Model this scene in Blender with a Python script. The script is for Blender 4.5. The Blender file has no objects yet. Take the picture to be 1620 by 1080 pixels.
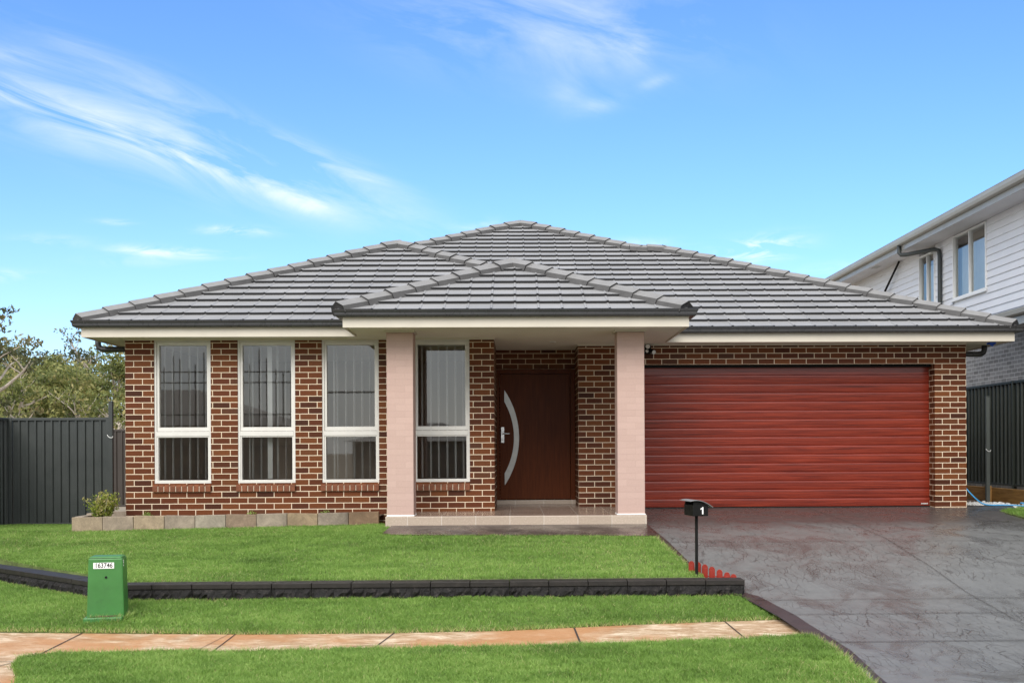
import bpy, math, random
import numpy as np
from mathutils import Vector, Matrix
from mathutils.geometry import delaunay_2d_cdt
random.seed(7); rng = np.random.default_rng(7)
C = bpy.context.scene.collection
R = math.radians

# ---------------------------------------------------------------- object helpers
class MB:
    """collects polygons in world metres and links them as ONE mesh object"""
    def __init__(s): s.v=[]; s.f=[]; s.uv=[]; s.mi=[]
    def face(s, pts, uv=None, uo=(0,0), mi=0):
        i=len(s.v); s.v.extend([tuple(p) for p in pts]); s.f.append(tuple(range(i,i+len(pts)))); s.mi.append(mi)
        if uv is None:
            a,b,c=Vector(pts[0]),Vector(pts[1]),Vector(pts[2]); n=(b-a).cross(c-b)
            if len(pts)>3 and n.length<1e-12: n=(c-b).cross(Vector(pts[3])-c)
            ax,ay,az=abs(n.x),abs(n.y),abs(n.z)
            if az>=ax and az>=ay: uv=[(p[0]-uo[0],p[1]) for p in pts]
            elif ay>=ax: uv=[(p[0]-uo[0],p[2]-uo[1]) for p in pts]
            else: uv=[(p[1]-15.5,p[2]-uo[1]) for p in pts]
        s.uv.append(uv)
    def box(s,x0,x1,y0,y1,z0,z1,uo=(0,0),mi=0,M=None):
        P=[(x,y,z) for z in (z0,z1) for y in (y0,y1) for x in (x0,x1)]
        if M is not None: P=[tuple(M@Vector(p)) for p in P]
        for q in ((0,2,3,1),(4,5,7,6),(0,1,5,4),(2,6,7,3),(0,4,6,2),(1,3,7,5)):
            s.face([P[k] for k in q],uo=uo,mi=mi)
    def hexa(s,P,mi=0):      # 8 points ordered like box
        for q in ((0,2,3,1),(4,5,7,6),(0,1,5,4),(2,6,7,3),(0,4,6,2),(1,3,7,5)): s.face([P[k] for k in q],mi=mi)
    def tube(s,path,r,n=10,cap=True,mi=0):
        path=[Vector(p) for p in path]; rings=[]
        if not hasattr(r,'__len__'): r=[r]*len(path)
        prev=None
        for i,p in enumerate(path):
            t=((path[min(i+1,len(path)-1)]-path[max(i-1,0)])).normalized()
            a=prev if prev is not None else (Vector((0,0,1)) if abs(t.z)<.9 else Vector((1,0,0)))
            e1=(a-t*a.dot(t))
            if e1.length<1e-6: e1=Vector((1,0,0)).cross(t)
            e1.normalize(); e2=t.cross(e1); prev=e1
            rings.append([p+(e1*math.cos(2*math.pi*k/n)+e2*math.sin(2*math.pi*k/n))*r[i] for k in range(n)])
        b=len(s.v)
        for rg in rings: s.v.extend([tuple(q) for q in rg])
        for i in range(len(rings)-1):
            for k in range(n):
                q=(b+i*n+k,b+i*n+(k+1)%n,b+(i+1)*n+(k+1)%n,b+(i+1)*n+k)
                s.f.append(q); s.mi.append(mi); s.uv.append([(s.v[j][0]+s.v[j][1],s.v[j][2]) for j in q])
        if cap:
            for q in (tuple(b+k for k in range(n))[::-1], tuple(b+(len(rings)-1)*n+k for k in range(n))):
                s.f.append(q); s.mi.append(mi); s.uv.append([(s.v[j][0],s.v[j][2]) for j in q])
    def prism(s,outline,fn,d0,d1,mi=0):   # outline 2D -> fn(u,v,d)
        A=[fn(u,v,d0) for u,v in outline]; B=[fn(u,v,d1) for u,v in outline]
        s.face(A[::-1],mi=mi); s.face(B,mi=mi); n=len(A)
        for i in range(n): s.face([A[i],A[(i+1)%n],B[(i+1)%n],B[i]],mi=mi)
    def sweep(s,path,prof,close=False,mi=0):  # plan path (x,y), profile (outward,z); outward = right hand side; mitred
        n=len(path); nor=[]
        for i in range(n-1):
            d=Vector((path[i+1][0]-path[i][0],path[i+1][1]-path[i][1])).normalized(); nor.append(Vector((d.y,-d.x)))
        rows=[]
        for i in range(n):
            if i==0: m=nor[0]; k=1
            elif i==n-1: m=nor[-1]; k=1
            else:
                m=(nor[i-1]+nor[i]).normalized(); k=1/max(.2,m.dot(nor[i]))
            rows.append([(path[i][0]+m.x*o*k,path[i][1]+m.y*o*k,z) for o,z in prof])
        np_=len(prof)
        for i in range(n-1):
            for j in range(np_ if close else np_-1):
                j2=(j+1)%np_
                s.face([rows[i][j],rows[i+1][j],rows[i+1][j2],rows[i][j2]],mi=mi)
        if close:
            s.face(rows[0],mi=mi); s.face(rows[-1][::-1],mi=mi)
    def build(s,name,mats,parent=None,origin=None,smooth=False,bevel=0,matrix=None,weld=False):
        if not isinstance(mats,(list,tuple)): mats=[mats]
        o3=Vector(parent['_w']) if parent is not None else Vector(origin or (0,0,0))
        me=bpy.data.meshes.new(name)
        V=[(p[0]-o3.x,p[1]-o3.y,p[2]-o3.z) for p in s.v]
        me.from_pydata(V,[],s.f); ul=me.uv_layers.new(name='UVMap')
        flat=[c for uv in s.uv for p in uv for c in p]; ul.data.foreach_set('uv',flat)
        for m in mats: me.materials.append(m)
        me.polygons.foreach_set('material_index',s.mi)
        if smooth: me.polygons.foreach_set('use_smooth',[True]*len(me.polygons))
        if weld or smooth or bevel:
            import bmesh
            b=bmesh.new(); b.from_mesh(me); bmesh.ops.remove_doubles(b,verts=b.verts,dist=1e-5); b.to_mesh(me); b.free()
        me.update()
        ob=bpy.data.objects.new(name,me); C.objects.link(ob)
        if parent is not None: ob.parent=parent; ob['_w']=tuple(o3)
        else: ob.location=o3; ob['_w']=tuple(o3)
        if bevel:
            md=ob.modifiers.new('bevel','BEVEL'); md.width=bevel; md.segments=2; md.limit_method='ANGLE'; md.angle_limit=R(40)
        return ob
def tag(o,label=None,cat=None,group=None,kind=None):
    if label: o['label']=label
    if cat: o['category']=cat
    if group: o['group']=group
    if kind: o['kind']=kind
    return o
def thing(name,loc,label,cat,group=None):
    o=bpy.data.objects.new(name,None); C.objects.link(o); o.location=loc; o['_w']=tuple(loc); o.empty_display_size=.2
    return tag(o,label,cat,group)
def Rz(a,c): return Matrix.Translation(Vector(c))@Matrix.Rotation(a,4,'Z')@Matrix.Translation(-Vector(c))
def interp(prof,Y):
    if Y<=prof[0][0]: return prof[0][1]
    for (a,b),(c,d) in zip(prof,prof[1:]):
        if Y<=c: return b+(d-b)*(Y-a)/(c-a)
    return prof[-1][1]
def text_faces(mb,txt,size,fn,depth=.002,mi=0,bold=.0):
    cu=bpy.data.curves.new('txt','FONT'); cu.body=txt; cu.size=size; cu.align_x='CENTER'; cu.align_y='CENTER'; cu.extrude=depth; cu.offset=bold
    o=bpy.data.objects.new('txt',cu); C.objects.link(o); bpy.context.view_layer.update()
    me=bpy.data.meshes.new_from_object(o.evaluated_get(bpy.context.evaluated_depsgraph_get()))
    for p in me.polygons: mb.face([fn(*me.vertices[i].co) for i in p.vertices],mi=mi)
    bpy.data.objects.remove(o); bpy.data.meshes.remove(me)

# ---------------------------------------------------------------- material helpers
class NT:
    def __init__(s,name):
        s.m=bpy.data.materials.new(name); s.m.use_nodes=True; s.t=s.m.node_tree; s.n=s.t.nodes; s.l=s.t.links
        s.p=s.n['Principled BSDF']; s.out=s.n['Material Output']
    def new(s,t,**kw):
        x=s.n.new(t)
        for k,v in kw.items(): setattr(x,k,v)
        return x
    def set(s,sock,v):
        if hasattr(v,'links') or isinstance(v,bpy.types.NodeSocket): s.l.new(v,sock)
        else:
            if isinstance(v,(tuple,list)) and len(v)==3 and sock.type=='RGBA': v=(*v,1)
            sock.default_value=v
    def math(s,op,a,b=None,c=None,clamp=False):
        x=s.new('ShaderNodeMath',operation=op,use_clamp=clamp); s.set(x.inputs[0],a)
        if b is not None: s.set(x.inputs[1],b)
        if c is not None: s.set(x.inputs[2],c)
        return x.outputs[0]
    def mix(s,f,a,b,bt='MIX'):
        x=s.new('ShaderNodeMix',data_type='RGBA',blend_type=bt); s.set(x.inputs[0],f); s.set(x.inputs[6],a); s.set(x.inputs[7],b); return x.outputs[2]
    def coord(s,which='Object'): return s.new('ShaderNodeTexCoord').outputs[which]
    def mapping(s,v,scale=(1,1,1),rot=(0,0,0),loc=(0,0,0)):
        x=s.new('ShaderNodeMapping'); s.l.new(v,x.inputs[0]); x.inputs['Scale'].default_value=scale; x.inputs['Rotation'].default_value=rot; x.inputs['Location'].default_value=loc; return x.outputs[0]
    def noise(s,v,scale=5,detail=4,rough=.55,dist=0,out='Fac'):
        x=s.new('ShaderNodeTexNoise'); s.l.new(v,x.inputs['Vector']); x.inputs['Scale'].default_value=scale; x.inputs['Detail'].default_value=detail; x.inputs['Roughness'].default_value=rough; x.inputs['Distortion'].default_value=dist; return x.outputs[out]
    def ramp(s,f,stops,interp='LINEAR'):
        x=s.new('ShaderNodeValToRGB'); e=x.color_ramp; e.interpolation=interp
        while len(e.elements)>1: e.elements.remove(e.elements[-1])
        for i,(p,c) in enumerate(stops):
            el=e.elements[0] if i==0 else e.elements.new(p)
            el.position=p
            if not hasattr(c,'__len__'): c=(c,c,c)
            el.color=(*c,1)
        s.set(x.inputs[0],f); return x.outputs[0]
    def bump(s,h,strength=.5,dist=.01):
        x=s.new('ShaderNodeBump'); x.inputs['Strength'].default_value=strength; x.inputs['Distance'].default_value=dist; s.l.new(h,x.inputs['Height']); s.l.new(x.outputs[0],s.p.inputs['Normal']); return x
    def fin(s,col=None,rough=None,metal=None,spec=None):
        if col is not None: s.set(s.p.inputs['Base Color'],col)
        if rough is not None: s.set(s.p.inputs['Roughness'],rough)
        if metal is not None: s.set(s.p.inputs['Metallic'],metal)
        if spec is not None: s.set(s.p.inputs['Specular IOR Level'],spec)
        return s.m
def simple(name,col,rough=.5,var=.12,scale=6,bump=.0,bscale=60,metal=0,spec=.5,dirt=0):
    t=NT(name); co=t.coord()
    n=t.noise(co,scale,5); c=t.ramp(n,[(.3,[x*(1-var) for x in col]),(.7,[min(1,x*(1+var)) for x in col])])
    if dirt:
        d=t.ramp(t.noise(co,scale*2.3,8,.7),[(.55,0),(.75,dirt)]); c=t.mix(d,c,[x*.45+.01 for x in col])
    if bump: t.bump(t.noise(co,bscale,4),bump,.01)
    r=t.ramp(t.noise(co,scale*3,4),[(.3,max(.02,rough-.08)),(.7,min(1,rough+.08))])
    return t.fin(c,r,metal,spec)
def brick(name,ramp,mortar,bw=.243,rh=.0833,ms=.0055,off=.5,rough=.75,bump=.6,var=.25,mvar=.1,spec=.3,bd=.006):
    t=NT(name); uv=t.coord('UV')
    wob=t.new('ShaderNodeVectorMath',operation='MULTIPLY_ADD')
    nz=t.noise(uv,14,2,out='Color'); t.l.new(nz,wob.inputs[0]); wob.inputs[1].default_value=(.004,.004,0); t.l.new(uv,wob.inputs[2])
    b=t.new('ShaderNodeTexBrick'); b.offset=off; b.squash=1; t.l.new(wob.outputs[0],b.inputs['Vector'])
    for k,v in (('Color1',(0,0,0,1)),('Color2',(1,1,1,1)),('Mortar',(0,0,0,1)),('Scale',1),('Mortar Size',ms),('Mortar Smooth',.15),('Bias',0),('Brick Width',bw),('Row Height',rh)): b.inputs[k].default_value=v
    c=t.ramp(b.outputs['Color'],ramp)
    n1=t.noise(uv,45,5,.7); c=t.mix(1.0,c,t.ramp(n1,[(.25,1-var),(.75,1+var)]),'MULTIPLY')
    mo=t.mix(t.noise(uv,5,4),[x*(1-mvar) for x in mortar],[x*(1+mvar) for x in mortar])
    c=t.mix(b.outputs['Fac'],c,mo)
    h=t.math('SUBTRACT',t.math('MULTIPLY',n1,.25),b.outputs['Fac']); t.bump(h,bump,bd)
    return t.fin(c,t.ramp(n1,[(.2,rough-.12),(.8,rough+.1)]),0,spec)

M={}
M['brick']=brick('red_brick',[(0,(.050,.017,.009)),(.2,(.095,.027,.011)),(.55,(.125,.037,.013)),(.85,(.155,.052,.017)),(1,(.078,.031,.017))],(.74,.61,.45),rough=.6,spec=.15)
M['sillbrick']=simple('sill_brick',(.165,.048,.015),.6,.35,11,.3,80)
M['mortar']=simple('mortar',(.60,.50,.38),.9,.1,20,.3,150)
M['pink']=brick('painted_brick',[(0,(.50,.35,.30)),(1,(.535,.378,.325))],(.49,.345,.295),ms=.002,rough=.7,bump=.45,var=.06,bd=.005)
M['greybrick']=brick('grey_brick',[(0,(.20,.185,.17)),(.5,(.26,.245,.23)),(1,(.33,.31,.29))],(.62,.60,.56),rough=.8,var=.15)
M['slabtile']=brick('porch_tile',[(0,(.40,.32,.25)),(1,(.50,.41,.33))],(.62,.57,.50),bw=.446,rh=.45,ms=.003,off=0,rough=.25,bump=.2,var=.12,spec=.5)
M['slabtop']=brick('porch_floor_tile',[(0,(.26,.19,.15)),(1,(.33,.25,.20))],(.50,.45,.40),bw=.446,rh=.45,ms=.003,off=0,rough=.2,bump=.15,var=.15,spec=.6)
M['cream']=simple('cream_paint',(.60,.55,.46),.45,.04,3)
M['soffit']=simple('soffit_paint',(.80,.76,.66),.8,.03,2)
M['gutter']=simple('charcoal_steel',(.045,.045,.047),.3,.08,4,metal=.1)
M['frame']=simple('window_aluminium',(.66,.64,.60),.35,.04,5)
M['white']=simple('white_plastic',(.86,.86,.84),.5,.03,5)
M['black']=simple('black_metal',(.006,.0058,.0055),.6,.1,8,spec=.2)
M['chrome']=simple('satin_steel',(.62,.62,.62),.25,.05,8,metal=.9)
M['plaster']=simple('interior_plaster',(.52,.45,.38),.8,.05,2)
def tile_mat():
    t=NT('roof_tile'); co=t.coord(); 
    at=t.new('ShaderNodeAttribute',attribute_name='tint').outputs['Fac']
    c=t.ramp(at,[(0,(.030,.030,.031)),(.06,(.030,.030,.031)),(.1,(.262,.262,.266)),(1,(.298,.297,.300))]); n=t.noise(co,1.2,4); c=t.mix(1,c,t.ramp(n,[(.3,.9),(.7,1.1)]),'MULTIPLY')  # lowest stops hold the near-black of the painted lip shadow
    f=t.noise(co,90,3,.7); c=t.mix(1,c,t.ramp(f,[(.3,.93),(.7,1.07)]),'MULTIPLY'); t.bump(f,.15,.004)
    return t.fin(c,.5,0,.4)
M['tile']=tile_mat()
M['ridge']=simple('ridge_tile',(.225,.222,.220),.5,.1,5,.15,90,spec=.4)
M['cap_side_shade']=simple('ridge_side_shade',(.085,.083,.082),.7,.15,8)  # dark cap sides: shade strip beneath the ridge caps put into colour
M['post']=simple('post_steel',(.085,.095,.088),.4,.08,3)
M['darkroof']=simple('charcoal_roof',(.045,.047,.055),.6)
M['darkwall']=simple('brown_wall',(.28,.20,.13),.8,.5,2)
M['lidm']=simple('grey_painted_lid',(.22,.22,.225),.45,.05,8)
def door_mat():
    t=NT('garage_timber_look'); co=t.coord()
    v=t.mapping(co,(.55,1,30)); n=t.noise(v,2.2,7,.68,.2); n2=t.noise(t.mapping(co,(.5,1,3)),1.2,3)
    c=t.ramp(n,[(.30,(.070,.009,.006)),(.47,(.175,.021,.010)),(.70,(.30,.043,.019))]); c=t.mix(1,c,t.ramp(n2,[(.3,.93),(.7,1.06)]),'MULTIPLY')
    g=t.noise(t.mapping(co,(3,1,160)),3,4,.7); c=t.mix(1,c,t.ramp(g,[(.3,.9),(.7,1.1)]),'MULTIPLY')
    return t.fin(c,.27,0,.45)
M['gdoor']=door_mat()
def fdoor_mat():
    t=NT('dark_timber'); co=t.coord(); n=t.noise(t.mapping(co,(30,1,1.5)),2,6,.6,.4)
    return t.fin(t.ramp(n,[(.2,(.060,.013,.003)),(.6,(.105,.026,.006)),(.9,(.15,.042,.010))]),.35,0,.10)
M['fdoor']=fdoor_mat()
def glass_mat(name,refl=.2,tint=(.55,.56,.56)):
    t=NT(name); tr=t.new('ShaderNodeBsdfTransparent'); tr.inputs[0].default_value=(*tint,1)
    gl=t.new('ShaderNodeBsdfGlossy'); gl.inputs['Roughness'].default_value=.012; gl.inputs[0].default_value=(1,.98,.95,1)
    fr=t.new('ShaderNodeFresnel'); fr.inputs[0].default_value=1.5
    f=t.math('ADD',fr.outputs[0],refl,clamp=True)
    mx=t.new('ShaderNodeMixShader'); t.l.new(f,mx.inputs[0]); t.l.new(tr.outputs[0],mx.inputs[1]); t.l.new(gl.outputs[0],mx.inputs[2]); t.l.new(mx.outputs[0],t.out.inputs[0]); return t.m
M['glass']=glass_mat('window_glass',.075,(.86,.87,.86))
M['frost']=simple('frosted_glass',(.50,.52,.50),.12,.08,10,spec=.8)
def steel_fence(name,col): return simple(name,col,.42,.1,1.5,spec=.45)
M['fence']=steel_fence('fence_steel',(.044,.050,.048)); M['fence2']=steel_fence('fence_steel_green',(.026,.031,.025)); M['fence3']=steel_fence('fence_steel_brown',(.045,.036,.03))
def concrete(name,cols,scale=2.5,rough=.75,bump=.35,streak=(1,1,1),stain=None,spec=.3):
    t=NT(name); co=t.coord(); n=t.noise(t.mapping(co,streak),scale,8,.75,.9)
    c=t.ramp(n,[(.25,cols[0]),(.5,cols[1]),(.72,cols[2])])
    f=t.noise(co,70,4,.7); c=t.mix(1,c,t.ramp(f,[(.3,.88),(.7,1.12)]),'MULTIPLY')
    if stain: c=t.mix(t.ramp(t.noise(co,.9,6,.7),[(.5,0),(.68,stain[1])]),c,stain[0])
    t.bump(t.math('ADD',t.math('MULTIPLY',f,.3),n),bump,.012)
    return t.fin(c,rough,0,spec)
M['stone']=concrete('sandstone_block',[(.25,.20,.15),(.37,.31,.24),(.50,.43,.35)],3,.85,.5,stain=((.16,.12,.09),.6))
M['cap']=concrete('dark_cap_block',[(.010,.008,.007),(.018,.014,.012),(.036,.029,.026)],8,.55,.3,spec=.4)
def rock():
    t=NT('split_face_rock'); co=t.coord(); n=t.noise(co,22,6,.75); c=t.ramp(n,[(.3,(.003,.0025,.0025)),(.55,(.010,.008,.0075)),(.68,(.05,.042,.038)),(.8,(.16,.14,.13))])
    t.bump(n,1,.02); return t.fin(c,.6,0,.4)
M['rock']=rock()
def foot():
    t=NT('footpath_concrete'); co=t.coord(); n=t.noise(t.mapping(co,(1,2.6,1),(0,0,.35)),3.4,10,.80,1.0)
    c=t.ramp(n,[(.36,(.26,.14,.065)),(.45,(.40,.26,.15)),(.53,(.53,.39,.26)),(.64,(.76,.64,.48))])
    s=t.noise(co,.8,5,.6,.5); c=t.mix(t.ramp(s,[(.44,0),(.58,.85)]),c,(.44,.21,.085))
    f=t.noise(co,60,4,.7); c=t.mix(1,c,t.ramp(f,[(.3,.9),(.7,1.1)]),'MULTIPLY'); t.bump(t.math('ADD',n,t.math('MULTIPLY',f,.2)),.3,.01)
    return t.fin(c,.7,0,.35)
M['path']=foot()
def drive(name,base,maroon,amount,head=False):
    t=NT(name); co=t.coord()
    wn=t.noise(co,1.4,4,.6,out='Color'); wv=t.new('ShaderNodeVectorMath',operation='MULTIPLY_ADD'); t.l.new(wn,wv.inputs[0]); wv.inputs[1].default_value=(.35,.35,0); t.l.new(co,wv.inputs[2])
    mp=t.mapping(wv.outputs[0],(2.6,.55,1),(0,0,.20))
    vo=t.new('ShaderNodeTexVoronoi',feature='DISTANCE_TO_EDGE'); t.l.new(mp,vo.inputs['Vector']); vo.inputs['Scale'].default_value=5.0
    crack=t.ramp(vo.outputs['Distance'],[(0,1),(.016,.8),(.036,0)])
    mask=t.ramp(t.noise(co,1.1,5,.6),[(.44,0),(.54,1)]); crack=t.math('MULTIPLY',crack,mask)
    n=t.noise(t.mapping(wv.outputs[0],(1,.7,1)),1.7,9,.68,.8)
    pt=t.ramp(n,[(.50,0),(.66,amount)])
    if head:
        sy=t.new('ShaderNodeSeparateXYZ'); t.l.new(co,sy.inputs[0])
        hd=t.math('MULTIPLY',t.math('SUBTRACT',t.math('ADD',sy.outputs[1],t.math('MULTIPLY',n,1.6)),14.6),1.1,clamp=True)
        pt=t.math('MAXIMUM',pt,t.math('MULTIPLY',hd,.72))
    n2=t.noise(co,5,7,.65); c=t.ramp(n2,[(.3,[x*.86 for x in base]),(.7,[x*1.14 for x in base])])
    c=t.mix(pt,c,maroon); c=t.mix(t.math('MULTIPLY',crack,.6),c,[x*.5 for x in maroon])
    f=t.noise(co,110,3,.7); c=t.mix(1,c,t.ramp(f,[(.3,.93),(.7,1.07)]),'MULTIPLY')
    h=t.math('SUBTRACT',t.math('ADD',t.math('MULTIPLY',n,.8),t.math('MULTIPLY',n2,.25)),t.math('MULTIPLY',crack,.5)); t.bump(h,.35,.03)
    return t.fin(c,t.ramp(n,[(.35,.46),(.65,.17)]),0,.4)
M['drive']=drive('stamped_concrete',(.163,.165,.163),(.052,.042,.039),.45,True)
M['band']=drive('stamped_border',(.052,.036,.033),(.034,.024,.022),.7)
M['groove']=simple('saw_cut_groove',(.035,.025,.022),.8)
M['soil']=simple('garden_soil',(.10,.065,.04),.95,.4,12,.8,40)
M['lawnsoil']=simple('lawn_thatch',(.12,.16,.045),.95,.45,9,.8,60)
M['earth']=simple('bare_earth',(.26,.21,.15),.95,.3,.3,.5,8)
M['asphalt']=simple('asphalt',(.13,.12,.11),.85,.2,3,.5,120)
M['timber']=(lambda t:(t.fin(t.ramp(t.noise(t.mapping(t.coord(),(9,.8,9)),3,6,.6,.3),[(.3,(.20,.10,.025)),(.7,(.40,.22,.06))]),.7)))(NT('treated_pine'))
M['greenplastic']=simple('green_fibreglass',(.042,.175,.036),.42,.12,5,dirt=.5)
M['redplastic']=simple('red_plastic',(.27,.018,.007),.45,.1,8)
M['hose']=simple('blue_hose',(.06,.32,.62),.35,.1,4)
M['tape']=simple('blue_tape',(.02,.10,.55),.6)
M['board']=simple('white_board',(.80,.80,.81),.55,.02,3)
M['eavegrey']=simple('eave_paint',(.66,.65,.66),.7,.03,2)
M['nfascia']=simple('shale_steel',(.37,.36,.325),.4,.04,2)
M['bluetile']=simple('blue_grey_roof',(.09,.115,.16),.5,.1,3)
M['curtain']=simple('sheer_curtain',(.62,.66,.64),.9,.05,5)
M['lens']=simple('lamp_lens',(.7,.7,.68),.15)
M['digit']=simple('digit_black',(.012,.012,.012),.5)
def leafmat(name,stops,trans=.35):
    t=NT(name); at=t.new('ShaderNodeAttribute',attribute_name='tint').outputs['Fac']; c=t.ramp(at,stops)
    p=t.p; t.set(p.inputs['Base Color'],c); p.inputs['Roughness'].default_value=.5; p.inputs['Specular IOR Level'].default_value=.35
    tl=t.new('ShaderNodeBsdfTranslucent'); t.l.new(c,tl.inputs[0]); mx=t.new('ShaderNodeMixShader'); mx.inputs[0].default_value=trans
    t.l.new(p.outputs[0],mx.inputs[1]); t.l.new(tl.outputs[0],mx.inputs[2]); t.l.new(mx.outputs[0],t.out.inputs[0]); return t.m
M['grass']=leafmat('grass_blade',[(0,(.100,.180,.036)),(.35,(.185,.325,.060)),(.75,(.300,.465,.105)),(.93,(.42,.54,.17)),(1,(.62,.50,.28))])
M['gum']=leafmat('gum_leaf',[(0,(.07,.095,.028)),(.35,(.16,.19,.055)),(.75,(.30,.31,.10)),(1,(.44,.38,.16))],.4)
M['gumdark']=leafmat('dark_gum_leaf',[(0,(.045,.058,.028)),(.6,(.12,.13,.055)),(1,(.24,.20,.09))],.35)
M['shrub']=leafmat('shrub_leaf',[(0,(.11,.17,.02)),(.5,(.28,.33,.04)),(1,(.55,.44,.20))])
M['bark']=simple('pale_gum_bark',(.50,.44,.37),.85,.3,5)

# ---------------------------------------------------------------- numbers (metres; facade faces -Y)
SL=.83; SO=3.265               # porch floor, soffit
TA=.427                        # roof pitch
zdprof=[(-60,-.03),(7,0.0),(8,.03),(9.73,.15),(10.8,.26),(11.7,.41),(13.1,.60),(14.4,.69),(15,.72),(16.73,.79),(40,.79)]
zd=lambda Y: interp(zdprof,Y)
zpath=lambda Y: .03+(Y-8)*.045
def gup(X,Y):
    zr=interp([(10.9,.395),(13.1,.635),(14.4,.685),(15.5,.70)],Y); zl=interp([(10.9,.395),(12.5,.40),(14.87,.62),(18.6,.47)],Y)
    t=min(1,max(0,(X+6)/4.3)); return zl+(zr-zl)*t
def gverge(X,Y):
    yf=9.62 if X<-.5 else 9.62+.5*min(1,(X+.5)/3)
    yw=10.8 if X>-3.95 else 10.8-(X+3.95)*.914
    t=min(1,max(0,(Y-yf)/max(.2,yw-yf))); return zpath(yf)+.008+(.235-zpath(yf))*t**.8

def patch(poly,step,zf,thick=0):
    xs=[p[0] for p in poly]; ys=[p[1] for p in poly]; pts=[Vector(p) for p in poly]; n=len(pts); edges=[(i,(i+1)%n) for i in range(n)]
    def inside(x,y):
        c=False; j=n-1
        for i in range(n):
            if (poly[i][1]>y)!=(poly[j][1]>y) and x<(poly[j][0]-poly[i][0])*(y-poly[i][1])/(poly[j][1]-poly[i][1])+poly[i][0]: c=not c
            j=i
        return c
    x=min(xs)+step/2
    while x<max(xs):
        y=min(ys)+step/2
        while y<max(ys):
            if inside(x,y): pts.append(Vector((x+random.uniform(-.2,.2)*step,y+random.uniform(-.2,.2)*step)))
            y+=step
        x+=step
    vs,es,fs,_,_,_=delaunay_2d_cdt(pts,edges,[],1,1e-5)
    mb=MB()
    for f in fs:
        P=[(vs[i].x,vs[i].y,zf(vs[i].x,vs[i].y)) for i in f]
        mb.face(P)
    if thick:
        for i in range(n):
            a,b=poly[i],poly[(i+1)%n]; za,zb=zf(*a),zf(*b); mb.face([(a[0],a[1],za-thick),(b[0],b[1],zb-thick),(b[0],b[1],zb),(a[0],a[1],za)])
    return mb
def struct(name,mb,m,**k):
    o=mb.build(name,m,**k); o['kind']='structure'; return o

# ---------------------------------------------------------------- setting
g=MB(); g.face([(-700,-500,-.14),(700,-500,-.14),(700,900,-.14),(-700,900,-.14)]); struct('ground',g,M['earth'])
g=MB(); g.box(-60,60,-6.5,2.2,-.3,-.02); struct('road',g,M['asphalt'])
DL=[(1.62,16.73),(1.62,14.4),(1.68,13.19),(1.815,11.58),(1.95,11.1),(2.25,10.7),(2.43,9.92),(2.50,9.24),(2.55,8.7),(2.50,7.4),(2.1,5.2),(1.5,2.2)]
DRpoly=[(x-.05,y) for x,y in DL]+[(8.2,2.2),(7.4,5),(6.95,8),(6.9,14.2),(7.0,15.6),(7.5,16.3),(7.7,16.9),(6.84,16.95),(6.84,16.76)]
struct('side_path',patch([(6.84,16.9),(7.6,16.6),(8.5,16.9),(8.75,17.5),(8.75,26),(6.84,26)],.5,lambda x,y:.69+.02*math.sin(x*9)*math.sin(y*7)),M['soil'])
struct('driveway',patch(DRpoly,.22,lambda x,y:zd(y)),M['drive'],smooth=True)
band=[(x-.0,y) for x,y in DL[1:]]; mb=MB()
for i in range(len(band)-1):
    (x0,y0),(x1,y1)=band[i],band[i+1]; k=6
    for j in range(k):
        a,b=j/k,(j+1)/k; xa,ya,xb,yb=x0+(x1-x0)*a,y0+(y1-y0)*a,x0+(x1-x0)*b,y0+(y1-y0)*b
        mb.face([(xa-.05,ya,zd(ya)+.005),(xb-.05,yb,zd(yb)+.005),(xb+.12,yb,zd(yb)+.005),(xa+.12,ya,zd(ya)+.005)])
struct('driveway_border',mb,M['band'])
struct('porch_approach',patch([(-1.62,14.4),(-1.64,13.62),(-1.5,13.45),(-.9,13.36),(.6,13.3),(1.3,13.2),(1.70,13.17),(1.73,14.4)],.2,lambda x,y:.645+(y-13.2)*.046+.012),M['band'],smooth=True)
mb=MB()
def groove(a,b,w,zf,h=.009):
    a,b=Vector(a),Vector(b); d=(b-a); L=d.length; d/=L; nrm=Vector((-d.y,d.x))*w/2; k=max(1,int(L/.3))
    for i in range(k):
        p,q=a+d*(L*i/k),a+d*(L*(i+1)/k)
        mb.face([(p.x-nrm.x,p.y-nrm.y,zf(p.y)+h),(q.x-nrm.x,q.y-nrm.y,zf(q.y)+h),(q.x+nrm.x,q.y+nrm.y,zf(q.y)+h),(p.x+nrm.x,p.y+nrm.y,zf(p.y)+h)])
groove((4.44,16.6),(4.48,2.3),.006,zd); groove((2.3,10.53),(6.9,10.56),.010,zd); groove((2.5,9.98),(6.9,10.0),.010,zd); groove((2.6,8.98),(6.9,9.0),.014,zd); groove((1.8,13.0),(6.9,12.95),.008,zd)
struct('control_joints',mb,M['groove'])
FAR=[(-14,10.5),(-7,10.0),(-4.54,9.79),(-3.8,9.73),(-2.3,9.62),(-1.2,9.62),(-.1,9.68),(1.04,9.88),(1.93,10.0),(2.44,10.06)]
NEAR=[(2.50,9.24),(1.49,9.09),(.43,8.97),(-1.1,8.9),(-2.1,8.85),(-3.46,8.86),(-3.68,8.85),(-3.90,8.70)]
struct('footpath',patch(FAR+NEAR+[(-3.8,8.4),(-3.59,8.02),(-3.4,7.0),(-3.3,5.5),(-5.0,5.5),(-5.2,8.3),(-6,8.9),(-14,9.3)],.25,lambda x,y:zpath(y)),M['path'],smooth=True)
mb=MB(); zp=zpath
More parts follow.
